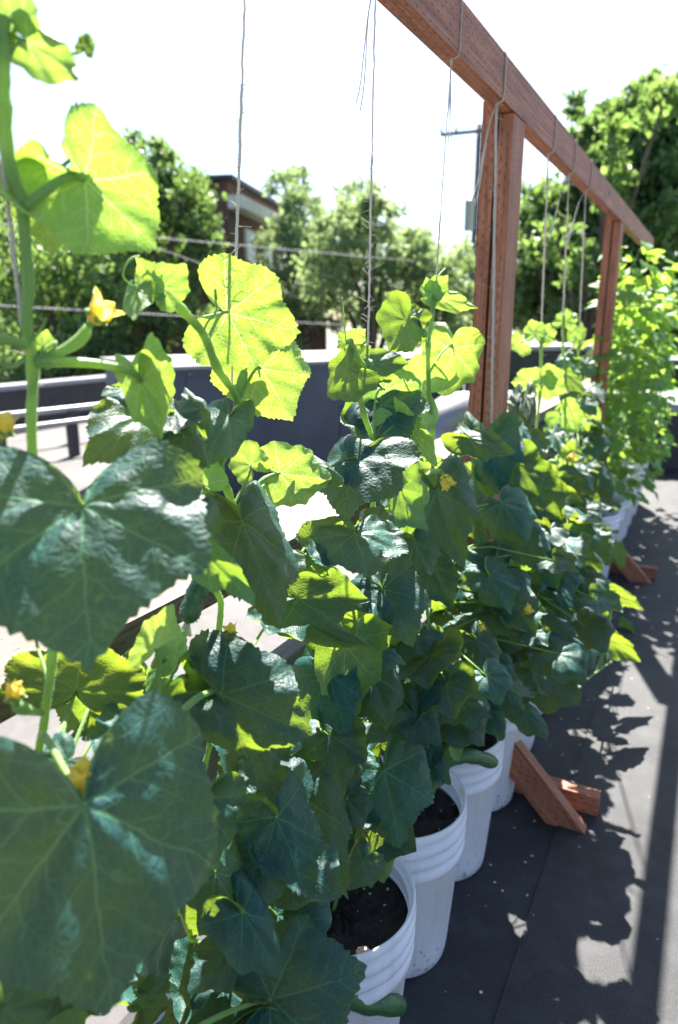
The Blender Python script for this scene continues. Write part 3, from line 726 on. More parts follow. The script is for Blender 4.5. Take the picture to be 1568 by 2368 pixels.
leaf('B', 380, 1540, 340, 1620, 60, -.47, 'D', mat='young_or_lit_leaf')
leaf('B', 440, 1560, 520, 1610, 110, -.47, 'L', 1)
leaf('B', 300, 1700, 240, 1780, 160, -.46, 'D')
stem('B', P_([(372, 1500), (362, 1600), (354, 1690), (350, 1830), (380, 2000)], -.46) + [base(1)], r0=.0026, r1=.0034, hairs=2500)
cucumber('B', [(492, 1322, -.485), (474, 1328, -.48), (458, 1365, -.475), (444, 1400, -.475), (433, 1442, -.475)], .0115)
flower('B', 567, 848, -.488, .020, (.1, -1), [(549, 915, -.49), (556, 890, -.489)], .45)
flower('B', 536, 1470, -.45, .016, (-.2, -1), None, .5)
flower('B', 432, 1622, -.46, .014, (.0, 1), None, .2)
flower('B', 520, 1800, -.45, .02, (-.2, .9), None, .35)
tendril('B', [(556, 938), (585, 925), (612, 915)], -.49, .0009, .25)
tendril('B', [(690, 1330), (720, 1340), (738, 1325)], -.46, .0010, .7)
tendril('B', [(318, 668), (285, 640), (300, 600), (322, 592)], -.49, .0008)
tendril('B', [(470, 770), (480, 745), (500, 720), (498, 690)], -.488, .0011, .4)
# --- C
plant('C', 'cucumber_plant', base(2), 'third cucumber vine from the left, climbing in front of the dark ventilation unit')
root_stem('C', 2, [(808, 790), (828, 830), (846, 858), (832, 898), (842, 960), (862, 1018), (866, 1070), (864, 1114), (862, 1180), (850, 1300), (840, 1450), (835, 1600), (838, 1650), (820, 1720)], -.49, r0=.0052, r1=.0028, hairs=1800)
leaf('C', 815, 795, 782, 768, 60, -.49, 'L', 1, mat='young_or_lit_leaf')
leaf('C', 822, 790, 845, 760, 45, -.495, 'L', 1, mat='young_or_lit_leaf')
leaf('C', 806, 858, 748, 918, 110, -.485, 'M', 1, node=(836, 895, -.49))
leaf('C', 820, 838, 858, 800, 70, -.50, 'M', 1)
leaf('C', 855, 845, 946, 842, 70, -.50, 'S')
leaf('C', 985, 905, 890, 868, 150, -.505, 'L', 1, node=(985, 1000, -.50))
leaf('C', 890, 900, 985, 955, 130, -.515, 'L', 1)
leaf('C', 880, 938, 945, 1045, 190, -.51, 'D')
leaf('C', 875, 930, 815, 1010, 130, -.52, 'D')
leaf('C', 935, 980, 1012, 1083, 80, -.46, 'L', 1, node=(868, 1022, -.49), cup=.5)
leaf('C', 938, 975, 912, 922, 60, -.465, 'M', 1)
leaf('C', 828, 1060, 795, 1207, 200, -.44, 'D', notch=.6, arch=.14, fold=.12)
leaf('C', 826, 1062, 925, 1100, 130, -.44, 'S')
leaf('C', 926, 1130, 985, 1228, 120, -.455, 'M', 1, node=(892, 1195, -.48))
leaf('C', 985, 1140, 930, 1100, 100, -.50, 'L', 1)
leaf('C', 820, 1235, 850, 1352, 240, -.42, 'S', arch=.10)
leaf('C', 870, 1215, 835, 1178, 90, -.45, 'M')
leaf('C', 895, 1180, 940, 1215, 90, -.48, 'D')
leaf('C', 688, 1385, 858, 1392, 130, -.43, 'D', cup=.25)
leaf('C', 840, 1440, 715, 1395, 60, -.42, 'L', 1)
leaf('C', 705, 1440, 862, 1492, 60, -.435, 'D', cup=.6)
leaf('C', 800, 1495, 805, 1660, 150, -.425, 'M', 1)
leaf('C', 770, 1560, 695, 1690, 165, -.47, 'D')
leaf('C', 770, 1565, 800, 1690, 120, -.475, 'D')
leaf('C', 884, 1362, 955, 1490, 170, -.435, 'D', arch=.12)
leaf('C', 880, 1365, 868, 1475, 110, -.44, 'S')
leaf('C', 905, 1440, 945, 1518, 70, -.45, 'L', 1)
leaf('C', 862, 1512, 942, 1526, 55, -.425, 'G')
leaf('C', 640, 1420, 700, 1500, 110, -.47, 'G', node=(560, 1540, -.46))
leaf('C', 888, 1783, 925, 1960, 220, -.40, 'D', arch=.1, fold=.1)
leaf('C', 885, 1905, 905, 2050, 130, -.395, 'M', 1, wave=.06)
leaf('C', 880, 1720, 850, 1640, 140, -.44, 'D')
leaf('C', 968, 1725, 1038, 1815, 110, -.405, 'D')
leaf('C', 900, 1690, 960, 1640, 120, -.45, 'D')
leaf('C', 715, 1290, 760, 1370, 90, -.46, 'D')
cucumber('C', [(915, 1510, -.45), (935, 1540, -.43), (960, 1563, -.42), (976, 1577, -.415)], .010)
cucumber('C', [(790, 2300, -.39), (840, 2318, -.37), (890, 2322, -.345), (932, 2326, -.328)], .0165, False)
tendril('C', [(872, 1012), (880, 985), (900, 990)], -.488, .0010)
tendril('C', [(800, 790), (795, 730), (792, 700)], -.49, .0010, .3)
tendril('C', [(1000, 1200), (985, 1195), (940, 1165)], -.45, .0009)
# --- D: two vines
plant('D', 'cucumber_plant', base(3), 'low leafy cucumber plant spilling over the second clear bucket, with a hanging cucumber')
stem('D', [base(3), base(3) + Vector((.0, .02, .15)), base(3) + Vector((.04, .05, .33)), base(3) + Vector((.0, .1, .5))], r0=.0045, r1=.003, hairs=800)
plant('E', 'cucumber_plant', base(4), 'cucumber vine just left of the near red post, with a round sunlit leaf high up')
root_stem('E', 4, [(1002, 690), (998, 740), (990, 800), (992, 900), (1000, 1000), (1000, 1120), (995, 1250), (1000, 1400), (1010, 1550)], -.49, r0=.0050, r1=.0028, hairs=700)
leaf('E', 1018, 690, 1104, 712, 50, -.485, 'L', 1, mat='young_or_lit_leaf', cup=.4)
leaf('E', 1005, 670, 1035, 638, 50, -.49, 'L', 1, mat='young_or_lit_leaf')
leaf('E', 1000, 680, 985, 640, 45, -.49, 'L', 1, mat='young_or_lit_leaf')
leaf('E', 940, 742, 900, 808, 130, -.49, 'M', 1)
leaf('E', 940, 740, 998, 728, 80, -.495, 'M')
leaf('E', 1045, 805, 1030, 918, 150, -.48, 'L', 1, cup=.05)
leaf('E', 1010, 1085, 960, 1060, 60, -.49, 'L', 1)
leaf('E', 1085, 1012, 1195, 1065, 75, -.43, 'S', node=(1012, 1085, -.48), cup=.4)
leaf('E', 1095, 1015, 1080, 950, 60, -.43, 'D')
leaf('E', 1140, 1015, 1155, 1140, 135, -.445, 'D', cup=.2)
leaf('E', 1170, 1030, 1215, 1010, 70, -.44, 'S')
leaf('E', 1112, 1108, 1042, 1085, 65, -.46, 'L', 1, node=(1118, 1160, -.46))
leaf('E', 1010, 1135, 1072, 1312, 150, -.44, 'D')
leaf('E', 1055, 1135, 1125, 1262, 110, -.475, 'M')
leaf('E', 1000, 1312, 1052, 1412, 110, -.42, 'D', fold=.25)
leaf('E', 960, 1255, 1000, 1330, 100, -.43, 'D')
leaf('E', 1078, 1292, 1186, 1395, 60, -.41, 'S', fold=.3)
leaf('E', 1090, 1335, 1088, 1442, 90, -.43, 'G')
leaf('E', 1110, 1330, 1150, 1430, 90, -.44, 'D')
leaf('E', 950, 1180, 935, 1290, 80, -.49, 'L', 1)
flower('E', 1026, 1100, -.42, .030, (.4, .9), [(985, 1100, -.48), (1000, 1090, -.475)], .45)
tendril('E', [(1090, 1190), (1125, 1175), (1140, 1200), (1120, 1215)], -.40, .0010)
tendril('E', [(1180, 1250), (1215, 1245), (1245, 1238)], -.36, .0012, .3)
tendril('C', [(720, 1310), (745, 1335), (760, 1320), (748, 1308)], -.40, .0010)
tendril('B', [(610, 1240), (640, 1225), (655, 1245)], -.42, .0009, .4)
tendril('E', [(1005, 670), (1012, 640), (1030, 620), (1020, 632)], -.49, .0012)
low = [(1140, 1470, 1205, 1500, 110, -.40, 'D', 0), (1062, 1500, 1172, 1548, 60, -.405, 'S', 0), (1112, 1540, 1100, 1624, 90, -.41, 'D', 0), (1055, 1548, 1035, 1648, 90, -.43, 'M', 1),
       (1000, 1495, 1030, 1590, 80, -.42, 'D', 0), (985, 1605, 1065, 1668, 125, -.395, 'D', 0), (1165, 1598, 1140, 1680, 55, -.38, 'M', 1), (1010, 1660, 1000, 1740, 90, -.41, 'D', 0),
       (1090, 1640, 1110, 1712, 70, -.40, 'D', 0), (940, 1560, 900, 1640, 110, -.45, 'D', 0), (1035, 1700, 1060, 1760, 60, -.39, 'M', 1), (1120, 1690, 1080, 1730, 60, -.40, 'D', 0), (1050, 1440, 985, 1470, 110, -.45, 'D', 0)]
low += [(1150, 1560, 1210, 1640, 90, -.33, 'D', 0), (1100, 1480, 1150, 1560, 90, -.34, 'D', 0), (1060, 1600, 1130, 1660, 90, -.345, 'D', 0), (1210, 1560, 1180, 1650, 80, -.31, 'D', 0), (960, 1650, 1020, 1720, 100, -.37, 'D', 0), (1130, 1420, 1190, 1460, 80, -.35, 'S', 0)]  # overhanging leaves added so their shadow darkens the walkway
for q in low: leaf('D', *q)
cucumber('D', [(1025, 1772, -.40), (1052, 1752, -.38), (1085, 1748, -.355), (1120, 1756, -.335), (1146, 1765, -.322)], .0155, False)
# --- F: behind the post, right-hand mass
plant('F', 'cucumber_plant', base(5), 'bushy cucumber plant below the near red post, one broad round leaf over the walkway')
stem('F', [base(5), base(5) + Vector((.03, .0, .2)), base(5) + Vector((.05, .02, .42)), base(5) + Vector((.02, .04, .62))], r0=.0045, r1=.003, hairs=400)
for q in [(1272, 1568, 1262, 1655, 150, -.275, 'D', 0), (1258, 1440, 1358, 1512, 70, -.27, 'S', 0), (1262, 1240, 1285, 1356, 110, -.33, 'D', 0), (1190, 1265, 1180, 1350, 90, -.36, 'D', 0),
          (1160, 1440, 1230, 1400, 90, -.38, 'D', 0), (1215, 1330, 1240, 1400, 80, -.36, 'M', 0), (1210, 1640, 1275, 1712, 60, -.30, 'D', 0), (1230, 1500, 1190, 1560, 80, -.34, 'D', 0),
          (1290, 1380, 1320, 1440, 80, -.30, 'D', 0), (1310, 1480, 1340, 1560, 60, -.27, 'M', 1), (1250, 1480, 1290, 1520, 70, -.31, 'M', 1), (1195, 1205, 1260, 1230, 80, -.38, 'M', 0), (1130, 1370, 1180, 1430, 90, -.40, 'D', 0)]: leaf('F', *q)
flower('F', 1203, 1195, -.33, .024, (.2, -1), None, .5)
flower('F', 1215, 1418, -.27, .020, (.5, -.6), None, .5)
flower('F', 1110, 1440, -.33, .016, (.3, .8), None, .3)
# runner trailing over the walkway
plant('G', 'cucumber_plant', base(6), 'cucumber plant with a long runner trailing out over the black walkway, tendril at its end')
stem('G', [base(6), base(6) + Vector((.06, .0, .12))] + [at_x(1250, 1560, -.30), at_x(1340, 1577, -.24), at_x(1387, 1548, -.215), at_x(1434, 1516, -.195), at_x(1470, 1495, -.18)], r0=.004, r1=.0022, hairs=500)
stem('G', [base(6), base(6) + Vector((.02, .02, .2)), base(6) + Vector((.03, .0, .5)), base(6) + Vector((.0, .02, .7))], r0=.0045, r1=.003, hairs=300)
for q in [(1405, 1478, 1480, 1530, 60, -.20, 'L', 1), (1400, 1470, 1362, 1440, 55, -.215, 'L', 1), (1418, 1372, 1488, 1412, 40, -.22, 'L', 1), (1400, 1365, 1372, 1345, 40, -.23, 'L', 1), (1450, 1470, 1432, 1425, 45, -.19, 'M', 1),
          (1470, 1470, 1512, 1450, 40, -.185, 'D', 0), (1440, 1525, 1475, 1515, 45, -.20, 'D', 0), (1345, 1500, 1375, 1545, 60, -.24, 'D', 0), (1355, 1240, 1408, 1308, 95, -.29, 'D', 0), (1345, 1235, 1435, 1232, 45, -.285, 'G', 0),
          (1340, 1340, 1360, 1400, 70, -.27, 'D', 0), (1300, 1290, 1330, 1350, 70, -.30, 'D', 0), (1370, 1300, 1340, 1330, 60, -.28, 'M', 1), (1425, 1290, 1436, 1250, 40, -.285, 'L', 1), (1385, 1410, 1345, 1420, 50, -.25, 'D', 0)]: leaf('G', *q, mat='leaf')
tw_ = [at_x(1462, 1497, -.185)]; dq = (tw_[0] - CAM).dot(FW)
tw_ += [CAM + ray(x, y) * (dq - .02 * i) for i, (x, y) in enumerate([(1490, 1470), (1530, 1472), (1580, 1482)], 1)]
m = MB(); m.tube(smooth_path(tw_, 6), .0018, 6); m.build('tendril', M['stem'], PL['G']['o'])
tendril('G', [(1485, 1410), (1495, 1425), (1500, 1440)], -.215, .0016)
tendril('G', [(1340, 1577), (1350, 1560), (1338, 1545)], -.24, .0014)
# --- the three vines right of the post
plant('H', 'cucumber_plant', base(7), 'cucumber vine climbing the first string to the right of the near red post')
root_stem('H', 7, [(1250, 760), (1252, 830), (1248, 920), (1240, 1000), (1236, 1100), (1240, 1200), (1245, 1300)], -.49, r0=.005, r1=.003, hairs=200)
plant('I', 'cucumber_plant', base(8), 'cucumber vine on the middle string of three between the two red posts')
root_stem('I', 8, [(1304, 730), (1302, 800), (1300, 900), (1296, 1000), (1290, 1100), (1292, 1200)], -.49, r0=.005, r1=.003, hairs=200)
plant('J', 'cucumber_plant', base(9), 'cucumber vine on the third string, beside the far red post')
root_stem('J', 9, [(1338, 800), (1336, 900), (1332, 1000), (1330, 1100), (1332, 1200)], -.49, r0=.005, r1=.003, hairs=200)
for k, q in [('H', (1205, 792, 1182, 805, 60, -.48, 'L', 1)), ('H', (1236, 772, 1228, 738, 50, -.485, 'L', 1)), ('H', (1262, 775, 1290, 765, 50, -.48, 'L', 1)), ('I', (1305, 745, 1310, 712, 50, -.49, 'L', 1)), ('I', (1330, 775, 1328, 748, 35, -.49, 'M', 0)),
             ('J', (1340, 785, 1345, 745, 30, -.49, 'M', 1)), ('H', (1232, 880, 1184, 885, 55, -.47, 'L', 1)), ('H', (1262, 885, 1310, 905, 80, -.475, 'L', 1)), ('H', (1255, 878, 1270, 850, 55, -.48, 'L', 1)), ('I', (1300, 860, 1345, 905, 60, -.47, 'M', 1)),
             ('J', (1345, 850, 1382, 845, 55, -.48, 'D', 0)), ('I', (1320, 830, 1282, 845, 45, -.49, 'D', 0)), ('H', (1215, 918, 1222, 1000, 50, -.45, 'D', 0)), ('I', (1300, 958, 1335, 1000, 80, -.46, 'L', 1)), ('I', (1310, 960, 1275, 1000, 60, -.465, 'L', 1)),
             ('J', (1365, 965, 1366, 1016, 48, -.47, 'L', 1)), ('J', (1370, 1020, 1345, 1065, 60, -.44, 'D', 0)), ('J', (1380, 1030, 1402, 1075, 45, -.44, 'D', 0)), ('I', (1280, 1005, 1295, 1055, 45, -.44, 'D', 0)), ('I', (1295, 1070, 1320, 1105, 60, -.44, 'L', 1)),
             ('H', (1205, 1110, 1270, 1185, 75, -.41, 'M', 1)), ('H', (1200, 1108, 1262, 1120, 50, -.40, 'D', 0)), ('I', (1262, 1150, 1320, 1190, 80, -.38, 'D', 0)), ('I', (1290, 1135, 1345, 1160, 45, -.385, 'L', 1)), ('J', (1330, 1095, 1370, 1140, 60, -.42, 'D', 0)),
             ('J', (1385, 1105, 1412, 1180, 48, -.40, 'D', 0)), ('J', (1400, 1100, 1420, 1140, 30, -.395, 'L', 1)), ('I', (1320, 1060, 1352, 1080, 45, -.43, 'S', 0)), ('H', (1230, 1020, 1260, 1075, 55, -.43, 'G', 0)), ('H', (1190, 985, 1215, 1045, 55, -.45, 'G', 0)),
             ('H', (1200, 940, 1190, 900, 45, -.46, 'G', 0)), ('J', (1365, 900, 1395, 935, 50, -.46, 'G', 0)), ('J', (1350, 930, 1380, 960, 45, -.47, 'D', 0)), ('I', (1315, 905, 1295, 930, 40, -.47, 'D', 0)), ('H', (1240, 1220, 1210, 1160, 70, -.40, 'M', 0)), ('I', (1295, 1205, 1340, 1240, 60, -.38, 'D', 0)),
             ('J', (1350, 1180, 1395, 1215, 55, -.38, 'D', 0))]: leaf(k, *q, mat='young_or_lit_leaf' if q[1] < 830 else None)
flower('I', 1312, 1062, -.38, .032, (.9, -.3), None, .5)
flower('J', 1355, 965, -.46, .024, (.3, -1), None, .5)
tendril('J', [(1358, 882), (1375, 888), (1392, 890), (1390, 880)], -.46, .0022)
tendril('H', [(1240, 890), (1215, 912), (1208, 905), (1235, 892)], -.46, .0022)
# fill each plant with its inner, shaded leaves (all repeats of three blades)
FILL = [leaf_mesh(.075, .10, 900 + i, .08, .16, .06, .35, 8, 60, curl=(.2, -.25, .3)[i]) for i in range(3)]
def fill(key, i, n, z0, z1, sp=.11, sc_=(.45, .9), xo=0, ymax=9999):
    o = PL[key]['o']; c = base(i); r = random.Random(i * 31 + n)
    for k in range(n):
        z = z0 + (z1 - z0) * (k + r.random()) / n; a = r.uniform(0, 6.283); d = sp * math.sqrt(r.random()) * (1.15 - .3 * (z - z0) / (z1 - z0 + .01))
        P = Vector((c.x + xo + d * math.cos(a), c.y + d * 1.1 * math.sin(a), z))
        if to_px(P)[1] > ymax: continue
        outw = Vector((math.cos(a) + .5, math.sin(a) - .3, r.uniform(-1.1, -.2))).normalized()
        up = Vector((math.cos(a) * .5 + r.uniform(-.3, .3), math.sin(a) * .5 - .25 + r.uniform(-.3, .3), 1)).normalized()
        x = outw.cross(up).normalized(); up = x.cross(outw); s = r.uniform(*sc_)
        me = FILL[r.randrange(3)]
        l = link('leaf', me, M['leaf'], o); l.matrix_parent_inverse = Matrix.Translation(-o.location)
        l.matrix_basis = Matrix(((x.x * s, outw.x * s, up.x * s, P.x), (x.y * s, outw.y * s, up.y * s, P.y), (x.z * s, outw.z * s, up.z * s, P.z), (0, 0, 0, 1)))
        N = min(PL[key]['nodes'], key=lambda q: (q - P).length) if PL[key]['nodes'] else c
        m = MB(); m.tube([N, N + (P - N) * .5 + Vector((0, 0, .02)), P], .002, 6)
        if (P - N).length < .3: pt = m.build('petiole', M['stem'], None); pt.parent = l; pt.matrix_parent_inverse = l.matrix_basis.inverted()
for q in [(640, 1890, 705, 2075, 190, -.385, 'D', 0), (560, 2110, 650, 2260, 150, -.37, 'D', 0), (715, 1990, 770, 2120, 110, -.385, 'D', 0), (590, 1990, 570, 2130, 150, -.39, 'D', 0), (690, 2080, 640, 2180, 120, -.375, 'D', 0),
          (470, 1850, 440, 2010, 170, -.42, 'D', 0), (760, 1560, 800, 1700, 150, -.44, 'D', 0), (860, 1560, 900, 1690, 130, -.43, 'D', 0), (760, 1700, 850, 1760, 130, -.42, 'D', 0), (840, 1990, 800, 2060, 90, -.375, 'D', 0)]: leaf('B' if q[0] < 700 else 'C', *q)
for q in [(930, 1640, 990, 1730, 110, -.40, 'D', 0), (1000, 1700, 960, 1790, 90, -.385, 'D', 0), (1085, 1650, 1050, 1740, 80, -.37, 'D', 0), (1130, 1640, 1165, 1715, 70, -.36, 'D', 0)]: leaf('D', *q)
fill('A', 0, 12, .45, .80, .13); fill('B', 1, 12, .42, .72, .12); fill('C', 2, 14, .45, .74, .10, xo=-.03); fill('D', 3, 18, .45, .72, .12); fill('E', 4, 16, .45, .78, .12)
fill('F', 5, 20, .42, .78, .14); fill('G', 6, 20, .42, .8, .14); fill('H', 7, 18, .42, .8, .14); fill('I', 8, 16, .42, .82, .14); fill('J', 9, 16, .42, .85, .14)
for i_, (x, y, z) in enumerate([(-.33, 1.6, .80), (-.30, 1.42, .70), (-.36, 1.85, .86), (-.31, 1.72, .72), (-.34, 1.35, .78), (-.29, 1.95, .74), (-.38, 1.70, .95), (-.36, 1.5, .90)]):  # higher overhanging leaves, added to cast shade on the walkway
    u_, v_ = to_px((x, y, z)); leaf('E' if y < 1.62 else 'F', u_ - 20, v_ - 20, u_ + 25 + 10 * (i_ % 3), v_ + 65, 95 + 8 * (i_ % 4), x, 'DSMD'[i_ % 4], 0)
fill('D', 3, 14, .52, .8, .13, xo=.10, ymax=1640); fill('E', 4, 18, .50, .85, .14, xo=.12, ymax=1600); fill('F', 5, 20, .50, .85, .15, xo=.14, ymax=1580); fill('G', 6, 16, .5, .8, .14, xo=.14, ymax=1560)  # extra blades on the walkway side, added for the shade they throw
for key, i, nm in (('K', 10, 'eleventh'), ('L', 11, 'twelfth')):
    plant(key, 'cucumber_plant', base(i), 'low dense cucumber plant in the %s bucket, before the far red post' % nm)
    stem(key, [base(i), base(i) + Vector((.02, .0, .25)), base(i) + Vector((0, .02, .5))], r0=.0045, r1=.003)
    fill(key, i, 18, .45, .95, .11, xo=-.05)
# --- climbing beans at the far end, reaching the beam
r_ = random.Random(5)
def heart_mesh(s):
    m = MB(); vs = []; uv = []
    for i in range(7):
        v = i / 6; wd = .52 * math.sin(math.pi * min(1, .12 + v * .88)) ** .8 * (1 - .35 * v)
        for j in range(5):
            u = (j - 2) / 2; vs.append((u * wd * s, v * s, s * (.10 * abs(u) * wd * 2 - .22 * v * v + .1 * v))); uv.append((u * wd, v))
    fs = [(i * 5 + j, i * 5 + j + 1, i * 5 + j + 6, i * 5 + j + 5) for i in range(6) for j in range(4)]
    m.add(vs, fs, [[uv[k] for k in f] for f in fs]); return m.mesh('bean_leaf')
beans = [heart_mesh(.068), heart_mesh(.055), heart_mesh(.082)]
for key, i, lab, ztop, nl in (('R', 13, 'climbing bean plant twining to the beam just past the far red post', 1.45, 98), ('S', 14, 'tallest climbing bean mass wrapping the far end of the beam', 1.70, 98),
                         ('T', 15, 'climbing bean plant at the far end behind the others, trailing outward', 1.6, 98), ('U', 16, 'last climbing bean plant of the row, mostly behind the taller bean mass', 1.5, 60),
                         ('V', 17, 'climbing bean plant added for shade in the eighteenth bucket, beyond the beam end', 1.6, 60), ('W', 18, 'farthest climbing bean plant, added for shade in the nineteenth bucket of the row', 1.6, 60)):  # both plants added to shade the far walkway
    o = plant(key, 'bean_plant', base(i), lab, 'climbing beans at the far end', 'bean plant'); c = base(i)
    for s in range(3):
        pts = [c + Vector((.05 * math.cos(s * 2.1 + z * 9), .05 * math.sin(s * 2.1 + z * 9), z)) for z in np.linspace(0, ztop - .35, 16)]
        stem(key, pts, r0=.004, r1=.002)
    extra = MB(); ext_m = []
    for k in range(nl + 150):
        z = .36 + (ztop - .36) * r_.random() ** .9; a = r_.uniform(0, 6.283); d = (.23 - .07 * (z / ztop)) * math.sqrt(r_.uniform(.1, 1))
        P = Vector((c.x + d * math.cos(a) + .05, c.y + d * math.sin(a), z)); outw = Vector((math.cos(a), math.sin(a), r_.uniform(-1.3, .3))).normalized()
        up = Vector((math.cos(a) * .6 + r_.uniform(-.5, .5), math.sin(a) * .6 + r_.uniform(-.5, .5), .9)).normalized(); x = outw.cross(up).normalized(); up = x.cross(outw); s = r_.uniform(.7, 1.2)
        mt = Matrix(((x.x * s, outw.x * s, up.x * s, P.x), (x.y * s, outw.y * s, up.y * s, P.y), (x.z * s, outw.z * s, up.z * s, P.z), (0, 0, 0, 1)))
        me = beans[k % 3]
        if k < nl:
            l = link('leaf', me, M['bean_leaf'], o); l.matrix_parent_inverse = Matrix.Translation(-o.location); l.matrix_basis = mt
        else:
            fu = []; 
            for pl in me.polygons: fu.append([tuple(me.uv_layers[0].data[li].uv) for li in pl.loop_indices])
            extra.add([mt @ v.co for v in me.vertices], [tuple(pl.vertices) for pl in me.polygons], fu)
    tag(extra.build('foliage', M['bean_leaf'], o), kind='stuff')

# ------------------------------------------------------------------ twine strings tied to the beam
def twine(y_top, low, lab, frays=(0, 0, 0), tail=None, thick=.0011, wrap=True, lean=0):
    """loop round the beam at y_top, then straight down to the point low"""
    m = MB(); e = .0022; f = XB1 + e
    kx = XB1 - .012
    top = [Vector((XB0 - e, y_top + .006, ZB0 + .03)), Vector((XB0 - e, y_top + .004, ZB1 + e)), Vector((XB1, y_top, ZB1 + e)), Vector((f, y_top, ZB1 - .004)), Vector((f, y_top - .002, ZB0 + .012)), Vector((f - .002, y_top - .004, ZB0 - .004)), Vector((kx, y_top - .006, ZB0 - .010))]
    m.tube(top, thick * 1.15, 6)
    k = top[-1]; m.tube([k + Vector((0, 0, .004)), k - Vector((0, 0, .002)), k - Vector((0, 0, .008))], [.0022, .0034, .0016], 7)
    n = 60; pts = []
    for i in range(n + 1):
        s = i / n; p = k + (low - k) * s; pts.append(p + Vector((rnd.uniform(-1, 1), rnd.uniform(-1, 1), 0)) * .0006)
    z0, z1, dens = frays
    rad = [thick * (1.0 + (.55 if z1 < p.z < z0 else 0) + rnd.uniform(-.1, .25)) for p in pts]
    m.tube(pts, rad, 7)
    L = int(max(0, z0 - z1) * dens)
    for _ in range(L):
        z = rnd.uniform(z1, z0); s = (k.z - z) / (k.z - low.z); p = k + (low - k) * s
        a = rnd.random() * 6.283; d = Vector((math.cos(a), math.sin(a), rnd.uniform(-1, .9))).normalized(); q = Vector((-d.y, d.x, rnd.uniform(-.5, .5)))
        ln = rnd.uniform(.006, .022) * (1 if rnd.random() > .15 else 1.7)
        m.tube([p, p + d * ln * .4 + q * ln * .1, p + d * ln * .75 + q * ln * .35, p + d * ln * .9 + q * ln * .7], [.0004, .00035, .0003, .00012], 4)
    o = m.build('twine_string', M['twine']); tag(o, lab, 'string', 'twine strings hanging from the beam')
    if tail:
        t = MB(); a = k; b_ = k + Vector(tail); 
        for j in range(2): t.tube(smooth_path([a, a + (b_ - a) * .35 + Vector((0, 0, .02)), a + (b_ - a) * .75 + Vector((.004 * j, .004 * j, -.01)), b_ + Vector((.006 * j, 0, -.015 * j))], 4), [thick * .8] * 12 + [thick * .2], 5)
        t.build('loose_end', M['twine'], None).parent = o
def ytop(x, y): return at_x(x, y, -.502).y
twine(ytop(-10, -900) if False else .39, at_x(62, 820, -.497), 'twine string at the far left edge, wound beside the tallest vine', (1.6, 1.25, 60))
twine(.735, at_x(536, 900, -.497), 'straight pale string rising alone through bright sky at left of centre', (1.56, 1.36, 170))
twine(1.045, at_x(850, 860, -.497), 'bare string against the sky between two others, with a loose end near the top', (1.55, 1.25, 140), (-.02, -.02, -.15))
twine(1.372, at_x(1000, 760, -.497), 'string tied to the beam just left of the near post, trailing a short frayed tail', (1.5, 1.2, 60), (.0, -.0, -.16))
twine(1.672, at_x(1136, 1010, -.470), 'thick frayed string hanging straight down in front of the near red post', (1.77, 1.0, 130), (-.03, -.05, -.20), .0019)
twine(2.21, at_x(1246, 900, -.497), 'first of three strings between the two red posts', (1.6, 1.2, 30), (.0, .0, -.1), .0018)
twine(2.53, at_x(1300, 780, -.497), 'middle of three strings between the two red posts, with a slanting loose end', (1.65, 1.1, 60), (-.03, -.12, -.20), .0018)
twine(2.86, at_x(1338, 800, -.497), 'last of three strings, nearest to the far red post', (1.65, 1.1, 60), (-.03, -.15, -.18), .0018)

# crumbs of soil, dry petals and leaf bits on the roofing
m = MB(); rr_ = random.Random(11)
for _ in range(80):
    x, y = rr_.uniform(-.36, .15), rr_.uniform(.6, 4.2)
    if rr_.random() < .6: x = -.34 + abs(rr_.gauss(0, .07))
    s = rr_.uniform(.0012, .0045); n = rr_.choice((4, 5, 6)); q0 = rr_.random() * 6.3; z0 = .0056
    ring = [(x + s * rr_.uniform(.6, 1.3) * math.cos(q0 + 6.283 * k / n), y + s * rr_.uniform(.6, 1.3) * math.sin(q0 + 6.283 * k / n), z0 + rr_.uniform(0, .0012)) for k in range(n)]
    m.add(ring + [(x, y, z0 + s * rr_.uniform(.3, .7))], [(k, (k + 1) % n, n) for k in range(n)])
tag(m.build('debris', M['withered'], smooth=False), 'pale crumbs and dry petals scattered on the black roofing by the buckets', 'debris', None, 'stuff')
